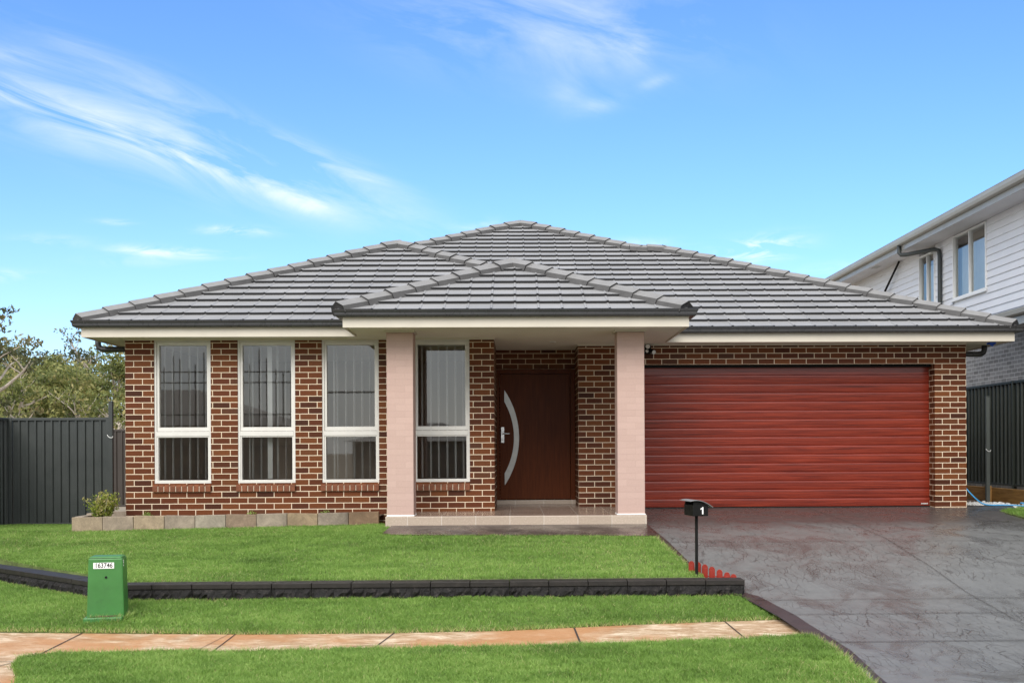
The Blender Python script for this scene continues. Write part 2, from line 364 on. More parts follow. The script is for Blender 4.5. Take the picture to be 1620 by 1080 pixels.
for a,b,w in (((-3.80,9.72),(-3.83,8.78),.012),((-2.44,9.62),(-2.46,8.85),.010),((-2.50,9.62),(-2.62,8.86),.005),((-1.06,9.62),(-1.19,8.9),.012),((-1.19,9.15),(-.80,9.13),.006),((-.80,9.13),(-.826,8.91),.014),((-1.95,8.87),(-1.19,9.15),.008),((.515,9.78),(.54,8.98),.016),((1.90,9.99),(1.945,9.16),.012),((-5.4,8.70),(-3.90,8.68),.009),((-3.90,8.68),(-5.0,6.6),.010)):
    groove(a,b,w,zp,.005)
struct('footpath_joints',mb,M['groove'])

# lawns: thatch sheets (structure) and the blades on them (stuff)
UP=[(-8.45,18.55),(-5.47,18.55),(-5.47,15.50),(-6.0,15.50),(-6.0,14.85),(-1.75,14.85),(-1.71,14.4),(-1.62,14.4),(-1.66,13.6),(-1.5,13.45),(-.9,13.36),(.6,13.3),(1.3,13.2),(1.66,13.17),(1.80,11.58),(1.90,11.0),(-3.85,11.0),(-5.85,12.85),(-8.45,15.2)]
VG=[(-14,10.52),(-7,10.01),(-4.54,9.80),(-3.8,9.74),(-2.3,9.63),(-1.2,9.63),(-.1,9.69),(1.04,9.89),(1.93,10.01),(2.42,10.07),(2.25,10.70),(2.2,10.82),(-3.95,10.82),(-5.80,12.5),(-9,15.4),(-14,19)]
LO=[(-3.90,8.69),(-3.68,8.84),(-3.46,8.85),(-2.1,8.84),(-1.1,8.89),(.43,8.96),(1.49,9.08),(2.49,9.22),(2.54,8.7),(2.49,7.4),(2.1,5.2),(-3.28,5.2),(-3.4,7.0),(-3.59,8.02),(-3.8,8.4)]
RG=[(6.97,14.3),(8.75,14.0),(8.75,17.2),(8.2,16.95),(7.05,15.85)]
BKs=[(8.4,17.2),(8.76,17.2),(8.76,26),(6.84,26),(6.84,19.8),(8.7,19.8)]
lawns=[('lawn',UP,gup,13000,.020,.036),('verge_lawn',VG,gverge,17000,.022,.040),('street_lawn',LO,lambda x,y:zpath(y)+.020,24000,.026,.048),('side_lawn',RG,lambda x,y:zd(y)+.01,6000,.03,.05)]
def in_poly(P,x,y):
    c=np.zeros(len(x),bool); n=len(P); j=n-1
    for i in range(n):
        (xi,yi),(xj,yj)=P[i],P[j]
        if yi!=yj: c^=((yi>y)!=(yj>y))&(x<(xj-xi)*(y-yi)/(yj-yi)+xi)
        j=i
    return c
def vnoise(x,y,s,seed):
    r=np.random.default_rng(seed); G=r.random((64,64)); X=x*s;Y=y*s; i=np.floor(X).astype(int);j=np.floor(Y).astype(int); a=X-i;b=Y-j; a=a*a*(3-2*a);b=b*b*(3-2*b)
    g=lambda p,q:G[p%64,q%64]
    return (g(i,j)*(1-a)+g(i+1,j)*a)*(1-b)+(g(i,j+1)*(1-a)+g(i+1,j+1)*a)*b
def tint_attr(me,vals):
    a=me.attributes.new('tint','FLOAT','POINT'); a.data.foreach_set('value',np.asarray(vals,dtype=np.float32))
def blades(name,P,zf,dens,h0,h1,mat,label,view=None,yel=0.0):
    xs=[p[0] for p in P]; ys=[p[1] for p in P]
    x0,x1,y0,y1=min(xs),max(xs),min(ys),max(ys)
    if view: x0,x1,y0,y1=max(x0,view[0]),min(x1,view[1]),max(y0,view[2]),min(y1,view[3])
    n=int((x1-x0)*(y1-y0)*dens); x=rng.uniform(x0,x1,n); y=rng.uniform(y0,y1,n)
    k=in_poly(P,x+rng.normal(0,.012,n),y+rng.normal(0,.012,n))
    k&=rng.random(n)<.55+.6*vnoise(x,y,3.1,3)
    x=x[k];y=y[k];n=len(x)
    # height field sampled on a coarse grid
    gx=np.linspace(x0,x1,60);gy=np.linspace(y0,y1,60);Z=np.array([[zf(a,b) for b in gy] for a in gx])
    fi=(x-x0)/(x1-x0)*58.999;fj=(y-y0)/(y1-y0)*58.999;i=fi.astype(int);j=fj.astype(int);a=fi-i;b=fj-j
    z=(Z[i,j]*(1-a)+Z[i+1,j]*a)*(1-b)+(Z[i,j+1]*(1-a)+Z[i+1,j+1]*a)*b-.004
    cl=vnoise(x,y,7,5)*.5+vnoise(x,y,19,6)*.5
    hh=rng.uniform(h0,h1,n)*(.55+.9*cl); th=rng.uniform(0,2*np.pi,n); w=rng.uniform(.0015,.0030,n)
    la=rng.uniform(0,2*np.pi,n); ln=hh*rng.uniform(.2,1.2,n)
    dx,dy=np.cos(th)*w,np.sin(th)*w; lx,ly=np.cos(la)*ln,np.sin(la)*ln
    V=np.empty((n,5,3),np.float32)
    V[:,0]=np.stack([x-dx,y-dy,z],1); V[:,1]=np.stack([x+dx,y+dy,z],1)
    mx,my,mz=x+lx*.35,y+ly*.35,z+hh*.62
    V[:,2]=np.stack([mx-dx*.8,my-dy*.8,mz],1); V[:,3]=np.stack([mx+dx*.8,my+dy*.8,mz],1)
    V[:,4]=np.stack([x+lx,y+ly,z+hh*(1.0)],1)
    base=(np.arange(n)*5)[:,None]
    loops=np.concatenate([base+[0,1,3,2],base+[2,3,4]],1).ravel().astype(np.int32)
    starts=(np.arange(n)*7)[:,None]+[0,4]; 
    me=bpy.data.meshes.new(name); me.vertices.add(n*5); me.vertices.foreach_set('co',V.ravel()); me.loops.add(n*7); me.loops.foreach_set('vertex_index',loops)
    me.polygons.add(n*2); me.polygons.foreach_set('loop_start',starts.ravel().astype(np.int32)); me.update(calc_edges=True)
    t=.03+.84*(vnoise(x*.5,y*1.6,1.5,11)*.40+vnoise(x*.6,y*1.4,5,12)*.35+vnoise(x,y,14,14)*.25)+rng.normal(0,.15,n)
    dry=rng.random(n)<.02+.05*(vnoise(x,y,.9,21)>.72)+yel; t=np.clip(t,0,.9); t[dry]=rng.uniform(.93,1,dry.sum())
    tint_attr(me,np.repeat(t,5)); me.materials.append(mat)
    o=bpy.data.objects.new(name,me); C.objects.link(o); tag(o,label,'grass',kind='stuff'); return o
GL={'lawn':'green lawn grass between the house and the dark retaining wall','verge_lawn':'green grass strip between retaining wall and footpath','street_lawn':'green grass in front of the tan footpath','side_lawn':'small patch of green grass right of the driveway'}
for nm,P,zf,dens,h0,h1 in lawns:
    struct(nm+'_soil',patch(P,.35,zf,thick=.12),M['lawnsoil'],smooth=False)
    vw={'lawn':(-8.4,1.95,10.9,18.6),'verge_lawn':(-6.9,2.5,9.5,14),'street_lawn':(-4.1,2.7,7.35,9.3),'side_lawn':(6.9,8.8,14.3,17.2)}[nm]
    blades(nm+'_grass',P,zf,dens,h0,h1,M['grass'],GL[nm],vw)
# longer dry fringe along lawn edges
def fringe(name,lines,zf,label,h=(.03,.075),per=900,jit=.02):
    P=[]
    for a,b in lines:
        L=math.dist(a,b); n=int(L*per)
        for _ in range(n):
            t=random.random(); P.append((a[0]+(b[0]-a[0])*t+random.gauss(0,jit),a[1]+(b[1]-a[1])*t+random.gauss(0,jit)))
    mb=MB(); tt=[]
    for x,y in P:
        z=zf(x,y)-.005; hh=random.uniform(*h); th=random.uniform(0,6.28); la=random.uniform(0,6.28); w=.003; l=hh*random.uniform(.4,1.2)
        mb.face([(x-w*math.cos(th),y-w*math.sin(th),z),(x+w*math.cos(th),y+w*math.sin(th),z),(x+l*math.cos(la),y+l*math.sin(la),z+hh)],uv=[(0,0)]*3)
        tt+= [random.choice([.2,.5,.7,.9,.96,1.0])]*3
    o=mb.build(name,M['grass']); tint_attr(o.data,tt); tag(o,label,'grass',kind='stuff')
seg=lambda L:list(zip(L[:-1],L[1:]))
fringe('edge_grass',seg(FAR[2:]),lambda x,y:gverge(x,y),'dry grass fringe along the back edge of the footpath',(.02,.05),500)
fringe('edge_grass',seg(NEAR)+seg(DL[7:10]),lambda x,y:zpath(y)+.015,'uneven grass fringe along the front edge of the footpath',(.02,.07),500)
fringe('edge_grass',[((-3.90,10.00),(-3.56,10.00)),((-3.57,10.02),(-3.53,10.2))],gverge,'long grass growing against the base of the green service pillar',(.04,.09),900,.012)
fringe('edge_grass',[((-3.9,10.77),(2.2,10.77)),((-5.75,12.38),(-3.95,10.76))],gverge,'straggly dry grass along the foot of the retaining wall',(.02,.05),450)
fringe('edge_grass',[((-5.95,14.84),(-1.75,14.84)),((1.66,13.17),(1.80,11.58)),((-1.6,13.45),(1.6,13.17))],gup,'grass fringe along the planter stones and porch approach',(.02,.05),350)

# ---------------------------------------------------------------- the brick house
H=thing('brick_house',(0.7,20,SL),'single storey brown brick house with grey tiled hip roof and red garage door','house')
w=MB(); zb=.25; L0=-5.445; uL=(L0,.879)
WIN=[(-5.045,-4.258),(-3.883,-3.082),(-2.706,-1.911),(-1.43,-.638)]; WZ0=1.245; WZ1=SO
WT=.11
ex=[L0]+[v for a in WIN for v in a]+[-.292]
for i in range(0,len(ex),2): w.box(ex[i],ex[i+1],15.5,15.5+WT,WZ0,SO,uo=uL)
w.box(L0,-.292,15.5,15.5+WT,zb,WZ0,uo=uL)
w.box(L0,L0+WT,15.5+WT,28,zb,SO,uo=uL)                         # left side wall
w.box(-.292-WT,-.292,15.5+WT,17.38,zb,SO,uo=uL)                 # recess left return
uD=(-.292+.1,.879)
w.box(-.292,.95,17.38,17.49,2.955,SO,uo=uD)                     # over the front door
uG=(.95,.879)
w.box(.95,1.55,16.5,16.61,zb,SO,uo=uG); w.box(.95,1.06,16.61,17.38,zb,SO,uo=uG)
uR=(6.83,.879)
w.box(1.55,6.35,16.5,16.61,2.96,SO,uo=uR); w.box(6.35,6.83,16.5,16.73,zb,SO,uo=uR); w.box(6.72,6.83,16.73,28,zb,SO,uo=uR); w.box(1.44,1.55,16.61,16.85,zb,SO,uo=uG)
w.box(L0+.11,6.72,27.9,28,zb,SO,uo=uL)
wall=w.build('wall',M['brick'],H); 
i=MB(); i.box(-5.3,-.41,19.4,19.5,.6,3.25); i.box(-5.32,-5.3,15.65,19.4,.6,3.25); i.box(-.43,-.41,15.65,19.4,.6,3.25); i.box(-1.70,-1.64,15.65,19.4,.6,3.25); i.box(-5.3,-.43,15.65,19.4,.78,.83)
i.build('interior',M['plaster'],H)
# soffit, fascia, gutter
PATH=[(-5.85,28.3),(-5.85,15.05),(-2.15,15.05),(-2.15,13.95),(2.2,13.95),(2.2,16.0),(7.32,16.0),(7.32,28.3)]
s=MB(); s.prism(PATH,lambda u,v,d:(u,v,d),SO-.003,SO+.007); s.build('soffit',M['soffit'],H)
s=MB(); s.sweep(PATH,[(0,3.245),(.018,3.245),(.018,3.39),(0,3.39)],close=True); fas=s.build('fascia',M['cream'],H)
s=MB(); s.sweep(PATH,[(.020,3.372),(.085,3.372),(.100,3.380),(.108,3.395),(.110,3.425),(.116,3.432),(.120,3.440),(.126,3.462),(.118,3.465),(.108,3.462),(.100,3.435),(.096,3.395),(.085,3.383),(.024,3.383)],close=True); s.build('gutter',M['gutter'],H)
s=MB()   # small timber trims where soffit meets the walls and columns
for b in ((L0-.012,-.28,15.485,15.5),(.938,6.842,16.485,16.5)): s.box(b[0],b[1],b[2],b[3],SO-.022,SO-.003)
s.build('soffit_trim',M['cream'],H)
# roof
def zroof(Y,Y0): return 3.44+TA*(Y-Y0)
apexL=(-2.02,19.25,zroof(19.25,15)); apexM=(.13,22.7,zroof(22.7,15.95)); gR=zroof(20.5,15.95)
apexP=(-.02,16.12,zroof(16.12,13.9)); zRL=apexL[2]
faces=[ # polygon ; first edge = eave direction
 [(-5.92,15,3.44),(2.23,15,3.44),apexL],
 [(-5.92,20.4,3.44),(-5.92,15,3.44),apexL,(-2.02,20.4,zRL)],
 [(2.23,15,3.44),(2.23,15.95,3.44),(-2.02,20.2,zRL),apexL],
 [(-2.37,15.95,3.44),(7.35,15.95,3.44),(2.8,20.5,gR),(2.33,20.5,gR),apexM,(-2.37,20.2,3.44+TA*4.25)],
 [(7.35,15.95,3.44),(7.35,25.05,3.44),(2.8,20.5,gR)],
 [(7.35,25.05,3.44),(2.33,25.05,3.44),(2.33,20.5,gR),(2.8,20.5,gR)],
 [(2.33,28.5,gR),(.13,28.5,apexM[2]),apexM,(2.33,20.5,gR)][::1],
 [(-6.0,28.5,apexM[2]-TA*6.13),(-6.0,20.2,apexM[2]-TA*6.13),(-2.37,20.2,apexM[2]-TA*2.5),apexM,(.13,28.5,apexM[2])],
 [(-2.24,13.9,3.44),(2.2,13.9,3.44),apexP],
 [(-2.24,15.0,3.44),(-2.24,13.9,3.44),apexP,(-.02,17.22,apexP[2])],
 [(2.2,13.9,3.44),(2.2,15.0,3.44),(-.02,17.22,apexP[2]),apexP],
]
import bmesh
rv=[];rf=[];rt=[]
GA=.345;TW=.30
for fi,poly in enumerate(faces):
    P=[Vector(p) for p in poly]; 
    n=(P[1]-P[0]).cross(P[2]-P[0])
    if n.length<1e-6: n=(P[1]-P[0]).cross(P[3]-P[0])
    n.normalize()
    if n.z<0: n=-n
    vdir=(Vector((0,0,1))-n*n.z).normalized(); udir=vdir.cross(n).normalized()
    O=P[0] if P[0].z<=P[1].z+1e-4 else P[1]
    O=O-vdir*((O.z-3.44)/vdir.z)          # course lines measured from eave height
    loc=[((p-O).dot(udir),(p-O).dot(vdir)) for p in P]
    u0=min(a for a,b in loc);u1=max(a for a,b in loc);v1=max(b for a,b in loc)
    bm=bmesh.new(); lay=bm.verts.layers.float.new('tint')
    prof=[(0,.003),(.010,.011),(.026,.011),(.036,.002),(.15,.001),(.27,.001),(.2995,.002)]
    v0=min(b for a,b in loc); r0=int(math.floor(v0/GA))
    for r in range(max(0,r0),int(v1/GA)+1):
        for k in range(int(math.floor(u0/TW))-1,int(u1/TW)+2):
            tn=.12+.88*random.random(); ub=k*TW+.13; va=r*GA+random.uniform(-.002,.002); vb=(r+1)*GA+.012; lift=.036+random.uniform(0,.003)
            A=[];B=[];D=[];F=[]
            for (pu,pz) in prof:
                dv=-.008 if .01<pu<.04 else 0
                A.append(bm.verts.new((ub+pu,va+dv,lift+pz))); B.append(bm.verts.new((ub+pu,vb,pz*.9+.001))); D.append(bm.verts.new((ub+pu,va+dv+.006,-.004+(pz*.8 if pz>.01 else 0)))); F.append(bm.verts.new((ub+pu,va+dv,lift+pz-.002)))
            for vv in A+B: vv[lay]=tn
            for vv in D+F: vv[lay]=0.0  # front lips coloured near-black, painting the shadow gap under each course
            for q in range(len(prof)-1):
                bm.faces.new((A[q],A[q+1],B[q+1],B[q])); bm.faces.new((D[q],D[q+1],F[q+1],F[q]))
    m=len(loc); cx=sum(a for a,b in loc)/m; cy=sum(b for a,b in loc)/m
    for q in range(m):
        a=Vector(loc[q]);b=Vector(loc[(q+1)%m]); d=(b-a)
        if d.length<1e-5: continue
        nn=Vector((d.y,-d.x)).normalized()
        if nn.dot(Vector((cx,cy))-a)>0: nn=-nn
        # only clip by edges the polygon is convex about
        if any(nn.dot(Vector(l)-a)>1e-3 for l in loc): continue
        off=.035 if abs(P[q].z-3.44)<.01 and abs(P[(q+1)%m].z-3.44)<.01 else 0
        bmesh.ops.bisect_plane(bm,geom=bm.verts[:]+bm.edges[:]+bm.faces[:],dist=1e-6,plane_co=(a.x+nn.x*off,a.y+nn.y*off,0),plane_no=(nn.x,nn.y,0),clear_outer=True)
    # non-convex notch (the garage ridge below the main hip): cut the corner away
    if fi==3:
        def L(p): p=Vector(p); return Vector(((p-O).dot(udir),(p-O).dot(vdir)))
        a,b,c=L(apexM),L((2.33,20.5,gR)),L((2.8,20.5,gR))
        d=(a-b).normalized(); n1=Vector((d.y,-d.x)); 
        bad=[f for f in bm.faces if (lambda ce:(ce.y>b.y and (Vector((ce.x,ce.y))-b).dot(Vector((1,(b.x-a.x)/(a.y-b.y))))>0))(f.calc_center_median())]
        bmesh.ops.delete(bm,geom=bad,context='FACES')
    base=len(rv); bm.verts.index_update()
    for vv in bm.verts: rv.append(tuple(O+udir*vv.co.x+vdir*vv.co.y+n*vv.co.z)); rt.append(vv[lay])
    for f in bm.faces: rf.append(tuple(base+x.index for x in f.verts))
    bm.free()
mb=MB(); mb.v=rv; mb.f=rf; mb.mi=[0]*len(rf); mb.uv=[[(0,0)]*len(f) for f in rf]
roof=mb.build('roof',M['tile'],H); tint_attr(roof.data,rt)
# solid boarding under the tiles so the roof is closed from every side
mb=MB()
for poly in faces: mb.face([(p[0],p[1],p[2]-.03) for p in poly])
mb.build('roof_boarding',M['gutter'],H)
def caps(mb,A,B,hw=.105,hh=.075,first=True):
    A,B=Vector(A),Vector(B); d=B-A; L=d.length; d.normalize(); side=d.cross(Vector((0,0,1))).normalized(); up=side.cross(d).normalized()
    n=max(1,round(L/.395)); s=L/n
    sec=[(-1.22,-.85),(-1.08,.22),(0,1.08),(1.08,.22),(1.22,-.85)]
    ins=.05 if abs(A.z-3.46)<.02 else -.02
    A=A+d*ins; L-=ins
    for i in range(n):
        a=A+d*(s*i-.03); b=A+d*(s*(i+1)+.015)
        jit=random.uniform(-.004,.004)
        for (p,k,dz) in ((a,1.10,.028+jit),(b,.96,.004)): pass
        ra=[a+side*(x*hw*1.10)+up*(z*hh+.026+jit) for x,z in sec]; rb=[b+side*(x*hw*.97)+up*(z*hh+.0) for x,z in sec]
        ri=[a+d*.004+side*(x*hw*.92)+up*(z*hh-.012) for x,z in sec]
        for q in range(len(sec)-1):
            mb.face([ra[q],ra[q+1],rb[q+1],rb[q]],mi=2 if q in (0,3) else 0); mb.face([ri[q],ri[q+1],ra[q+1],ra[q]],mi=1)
        mb.face(ri,mi=1)
mb=MB(); dz=Vector((0,0,.02))
for a,b in (((-5.92,15,3.44),apexL),((.0,17.23,4.39),apexL),((-2.02,20.4,zRL),apexL),((-2.37,20.2,3.44+TA*4.25),apexM),((2.33,20.5,gR),apexM),((.13,28.5,apexM[2]),apexM),
            ((7.35,15.95,3.44),(2.8,20.5,gR)),((2.2,20.5,gR+.01),(2.85,20.5,gR+.01)),((7.35,25.05,3.44),(2.8,20.5,gR)),((-2.24,13.9,3.44),apexP),((2.2,13.9,3.44),apexP),((-.02,17.22,apexP[2]),apexP)):
    caps(mb,Vector(a)+dz,Vector(b)+dz)
mb.build('ridge_capping',[M['ridge'],M['gutter'],M['cap_side_shade']],roof)
# windows
for wi,(x0,x1) in enumerate(WIN):
    f=MB(); ya,yb=15.535,15.60
    f.box(x0,x1,ya-.02,yb,3.225,WZ1-.004); f.box(x0,x0+.028,ya-.02,yb,WZ0+.02,3.225); f.box(x1-.028,x1,ya-.02,yb,WZ0+.02,3.225)
    f.box(x0+.028,x1-.028,ya,yb,3.178,3.225); f.box(x0+.028,x0+.062,ya,yb,2.03,3.178); f.box(x1-.062,x1-.028,ya,yb,2.03,3.178); f.box(x0+.028,x1-.028,ya,yb,1.975,2.03)
    f.box(x0+.028,x1-.028,ya-.022,yb,1.905,1.970); f.box(x0+.028,x1-.028,ya-.012,yb,1.888,1.905)
    f.box(x0+.028,x0+.048,ya-.01,yb,1.29,1.888); f.box(x1-.048,x1-.028,ya-.01,yb,1.29,1.888); f.box(x0,x1,ya-.028,yb,WZ0,1.288)
    W=f.build('window',M['frame'],H,bevel=.003)
    for (a,b) in ((2.03,3.178),(1.29,1.888)):
        gml=MB(); gml.face([(x0+.05,15.575,a-.005),(x1-.05,15.575,a-.005),(x1-.05,15.575,b+.005),(x0+.05,15.575,b+.005)]); gml.build('pane',M['glass'],W)
    b=MB(); xx=x0+.09+[.0,.03,.05,.02][wi]; k=0
    while xx<x1-.05:
        ang=random.uniform(13,19) if not (wi==1 and k==3) else 50
        MM=Matrix.Translation((xx,15.70,0))@Matrix.Rotation(R(90+math.degrees(math.atan((.5-(x0+x1)/2)/15.7))-ang),4,'Z'); b.box(-.044,.044,-.0008,.0008,1.30,3.17,M=MM)
        if wi in (1,2) and k in (0,): xx+=.045
        else: xx+=.117+random.uniform(-.006,.006)
        k+=1
    b.box(x0+.03,x1-.03,15.67,15.73,3.175,3.22)
    b.build('vertical_blind',M['white'],W)
    s=MB(); n=10; sw=(x1-x0+.03)/n; 
    for q in range(n):
        xa=x0-.02+q*sw; xb=xa+sw-.009
        P=[(xa,15.462,1.128),(xb,15.462,1.128),(xa,15.53,1.128),(xb,15.53,1.128),(xa,15.462,1.212),(xb,15.462,1.212),(xa,15.53,1.243),(xb,15.53,1.243)]; s.hexa(P)
    s.box(x0-.02,x0-.02+n*sw-.009,15.468,15.53,1.130,1.206,mi=1)
    s.build('window_sill',[M['sillbrick'],M['mortar']],W,bevel=.005)
# front door
d=MB(); yb=17.40
d.box(-.29,-.245,17.33,yb+.06,.90,2.955); d.box(.875,.948,17.33,yb+.06,.90,2.955); d.box(-.245,.875,17.33,yb+.06,2.89,2.955)
FD=d.build('front_door_frame',M['fdoor'],H,bevel=.004)
d=MB(); d.box(-.24,.87,17.37,17.41,.91,2.885); leaf=d.build('front_door',M['fdoor'],H,bevel=.003)
# curved glass strip: outer arc through (-.169,2.64),(.068,1.88),(-.169,1.125); inner arc bulging to -.023
def arc(xt,xm,zt,zb_,n=24):
    pts=[]; zc=(zt+zb_)/2; hgt=(zt-zb_)/2; sg=xm-xt; Rr=(sg*sg+hgt*hgt)/(2*sg); 
    for k in range(n+1):
        z=zt+(zb_-zt)*k/n; pts.append((xm-Rr+math.sqrt(max(0,Rr*Rr-(z-zc)**2)),z))
    return pts
def crescent(mb,o,i,y0,y1):
    for k in range(len(o)-1):
        a,b,c,e=o[k],o[k+1],i[k+1],i[k]
        mb.face([(e[0],y0,e[1]),(a[0],y0,a[1]),(b[0],y0,b[1]),(c[0],y0,c[1])])
        mb.face([(a[0],y0,a[1]),(a[0],y1,a[1]),(b[0],y1,b[1]),(b[0],y0,b[1])]); mb.face([(e[0],y0,e[1]),(c[0],y0,c[1]),(c[0],y1,c[1]),(e[0],y1,e[1])])
    for k in (0,-1): mb.face([(o[k][0],y0,o[k][1]),(o[k][0],y1,o[k][1]),(i[k][0],y1,i[k][1]),(i[k][0],y0,i[k][1])])
mb=MB(); crescent(mb,arc(-.172,.072,2.66,1.105),arc(-.178,-.027,2.47,1.30),17.362,17.371); mb.build('glass_surround',M['fdoor'],leaf)
mb=MB(); crescent(mb,arc(-.165,.062,2.63,1.135),arc(-.168,-.018,2.45,1.32),17.3595,17.3635); mb.build('glass_insert',M['frost'],leaf)
mb=MB(); mb.box(-.222,-.172,17.352,17.37,1.80,2.05); mb.tube([(-.197,17.355,1.945),(-.197,17.31,1.945)],.011); mb.tube([(-.197,17.312,1.945),(-.15,17.308,1.945),(-.085,17.312,1.945)],.010); mb.tube([(-.197,17.352,1.85),(-.197,17.34,1.85)],.012)
mb.build('door_handle',M['chrome'],leaf,bevel=.003)
mb=MB(); mb.box(-.292,.95,17.27,17.49,SL+.002,.90); mb.build('door_step',M['slabtile'],H,bevel=.006)
# garage door, ribbed timber-look panels
mb=MB(); n=15; z0=.80; zt=2.96; hp=.1345; x0,x1=1.55,6.35; yd=16.74
pf=[]
z=z0
for k in range(n):
    pf+=[(yd+.004,z+.000),(yd-.002,z+.003),(yd-.006,z+.022),(yd-.0115,z+.070),(yd-.0135,z+.104),(yd-.0105,z+.122),(yd+.006,z+.130)]; z+=hp
pf+=[(yd-.004,z),(yd-.004,zt)]
for (a,b),(c,e) in zip(pf,pf[1:]): mb.face([(x0,a,b),(x1,a,b),(x1,c,e),(x0,c,e)])
mb.box(x0,x1,yd+.02,yd+.05,z0,zt)
gd=mb.build('garage_door',M['gdoor'],H,weld=True)
mb=MB(); mb.box(1.56,6.34,16.63,16.725,2.925,2.957); mb.build('door_head_shade',M['black'],H)  # black strip standing in for the shadow slot above the door
mb=MB(); mb.box(x0,x1,yd-.03,yd+.01,z0-.012,z0+.004); mb.build('bottom_seal',M['black'],gd)
mb=MB(); rr=random.Random(3); xx=6.215
while xx<6.315:
    w_=rr.uniform(.005,.011); mb.box(xx,xx+w_,yd-.0225,yd-.0195,.828,.828+rr.uniform(.014,.020)); xx+=w_+.004
mb.build('maker_mark',M['lens'],gd)
# porch slab and columns
mb=MB(); mb.box(-1.70,1.725,14.40,15.498,.62,SL-.004,uo=(-1.41-.223+.223,.38)); mb.build('porch_slab',M['slabtile'],H,bevel=.006)
mb=MB(); mb.box(-1.695,1.72,14.408,15.499,SL-.0035,SL+.003,uo=(-1.41,0)); mb.box(-.291,.949,15.5,17.268,SL-.02,SL+.0025,uo=(-1.41,0)); mb.box(.95,1.72,15.499,16.499,SL-.02,SL+.003,uo=(-1.41,0)); mb.build('porch_floor',M['slabtop'],H)
for x0,x1 in ((-1.68,-1.333),(1.347,1.706)):
    mb=MB(); mb.box(x0,x1,14.45,14.80,SL+.002,SO-.03,uo=(x0,.879)); co=mb.build('column',M['pink'],H,bevel=.006)
    mb=MB(); mb.box(x0-.025,x1+.025,14.43,14.82,SO-.028,SO-.004); mb.build('column_trim',M['cream'],co,bevel=.003)
    mb=MB(); mb.sweep([(x0,14.80),(x0,14.45),(x1,14.45),(x1,14.80)],[(0,SL+.003),(.008,SL+.003),(.003,SL+.014),(0,SL+.016)],close=True); mb.build('grout_bead',M['white'],co)
# downpipes
def dpipe(p,r,name,par,m): 
    mb=MB(); mb.tube(p,r,12); return mb.build(name,m,par,smooth=True)
dpipe([(-5.93,15.8,3.37),(-5.93,15.8,3.22),(-5.915,15.8,3.175),(-5.88,15.8,3.155),(-5.83,15.8,3.15),(-5.50,15.8,3.15),(-5.485,15.85,3.12),(-5.485,15.9,3.0),(-5.485,15.92,.6)],.042,'downpipe',H,M['gutter'])
dpipe([(7.24,16.8,3.37),(7.24,16.8,3.19),(7.225,16.8,3.15),(7.19,16.8,3.13),(7.15,16.8,3.125),(6.90,16.8,3.125),(6.875,16.86,3.10),(6.875,16.9,2.9),(6.875,16.92,.7)],.042,'downpipe',H,M['gutter'])
mb=MB(); mb.box(7.11,7.20,16.30,16.42,SO-.03,SO-.005); mb.tube([(7.13,16.35,SO-.02),(7.17,16.35,SO-.045),(7.20,16.38,SO-.02)],.018); mb.build('blue_tape',M['tape'],H)
mb=MB(); mb.tube([(.552,16.02,SO-.004),(.552,16.02,SO-.012)],.052,20); dl=mb.build('downlight',M['white'],H); mb=MB(); mb.tube([(.552,16.02,SO-.0125),(.552,16.02,SO-.014)],.038,16); mb.build('lamp_lens',M['lens'],dl)
mb=MB(); mb.box(1.945,2.045,16.46,16.50,3.12,SO-.02); sl=mb.build('security_light',M['black'],H,bevel=.004)
mb=MB(); mb.tube([(1.99,16.46,3.225),(1.985,16.36,3.22)],[.028,.040],14); mb.build('lamp_head',M['black'],sl,smooth=False); mb=MB(); mb.tube([(1.985,16.359,3.22),(1.985,16.355,3.22)],.034,14); mb.build('lamp_lens',M['lens'],sl)
mb=MB(); mb.tube([(2.03,16.46,3.17),(2.075,16.37,3.135)],[.026,.038],14); mb.build('lamp_head',M['black'],sl); mb=MB(); mb.tube([(2.0755,16.369,3.1345),(2.0775,16.365,3.133)],.032,14); mb.build('lamp_lens',M['lens'],sl)
mb=MB(); mb.tube([(1.985,16.46,3.165),(1.985,16.43,3.15)],[.026,.018],12); mb.build('motion_sensor',M['lens'],sl)

# ---------------------------------------------------------------- planter of stones, plants in it
PL=thing('stone_planter',(-3.9,14.95,.62),'low garden edging of square sandstone blocks along the house front','garden edging')
nb=10; xs=[-5.947+(4.105)*k/nb for k in range(nb+1)]; tones=[(.37,.29,.20),(.36,.29,.22),(.40,.31,.21),(.34,.28,.215),(.38,.33,.26),(.30,.22,.155),(.36,.30,.23),(.40,.30,.19),(.34,.28,.22),(.30,.20,.125)]
for k in range(nb):
    a,b=xs[k]+.003,xs[k+1]-.003; zt=.818+(.046)*(k+.5)/nb+random.uniform(-.003,.003); tl=.0045*random.uniform(-1,1)
    mt=concrete('sandstone',[[c*.5 for c in tones[k]],[c*.78 for c in tones[k]],[min(1,c*1.15) for c in tones[k]]],5+k%3,.85,.4,stain=([c*.35 for c in tones[k]],.6 if k%2 else .85))
    mb=MB(); y0=14.87+random.uniform(-.006,.006); P=[(a,y0,.52),(b,y0,.52),(a,y0+.10,.52),(b,y0+.10,.52),(a,y0,zt-tl),(b,y0,zt+tl),(a,y0+.10,zt-tl),(b,y0+.10,zt+tl)]; mb.hexa(P); mb.build('stone_block',mt,PL,bevel=.006)
for k in range(2):
    a=14.98+k*.40; mb=MB(); mb.box(-5.945,-5.845,a,a+.395,.5,.822+.02*k); mb.build('stone_block',M['stone'],PL,bevel=.006)
mb=MB(); mb.box(-5.84,-5.47,15.72,15.80,.5,.85); mb.build('stone_block',M['stone'],PL,bevel=.006)
mb=MB()
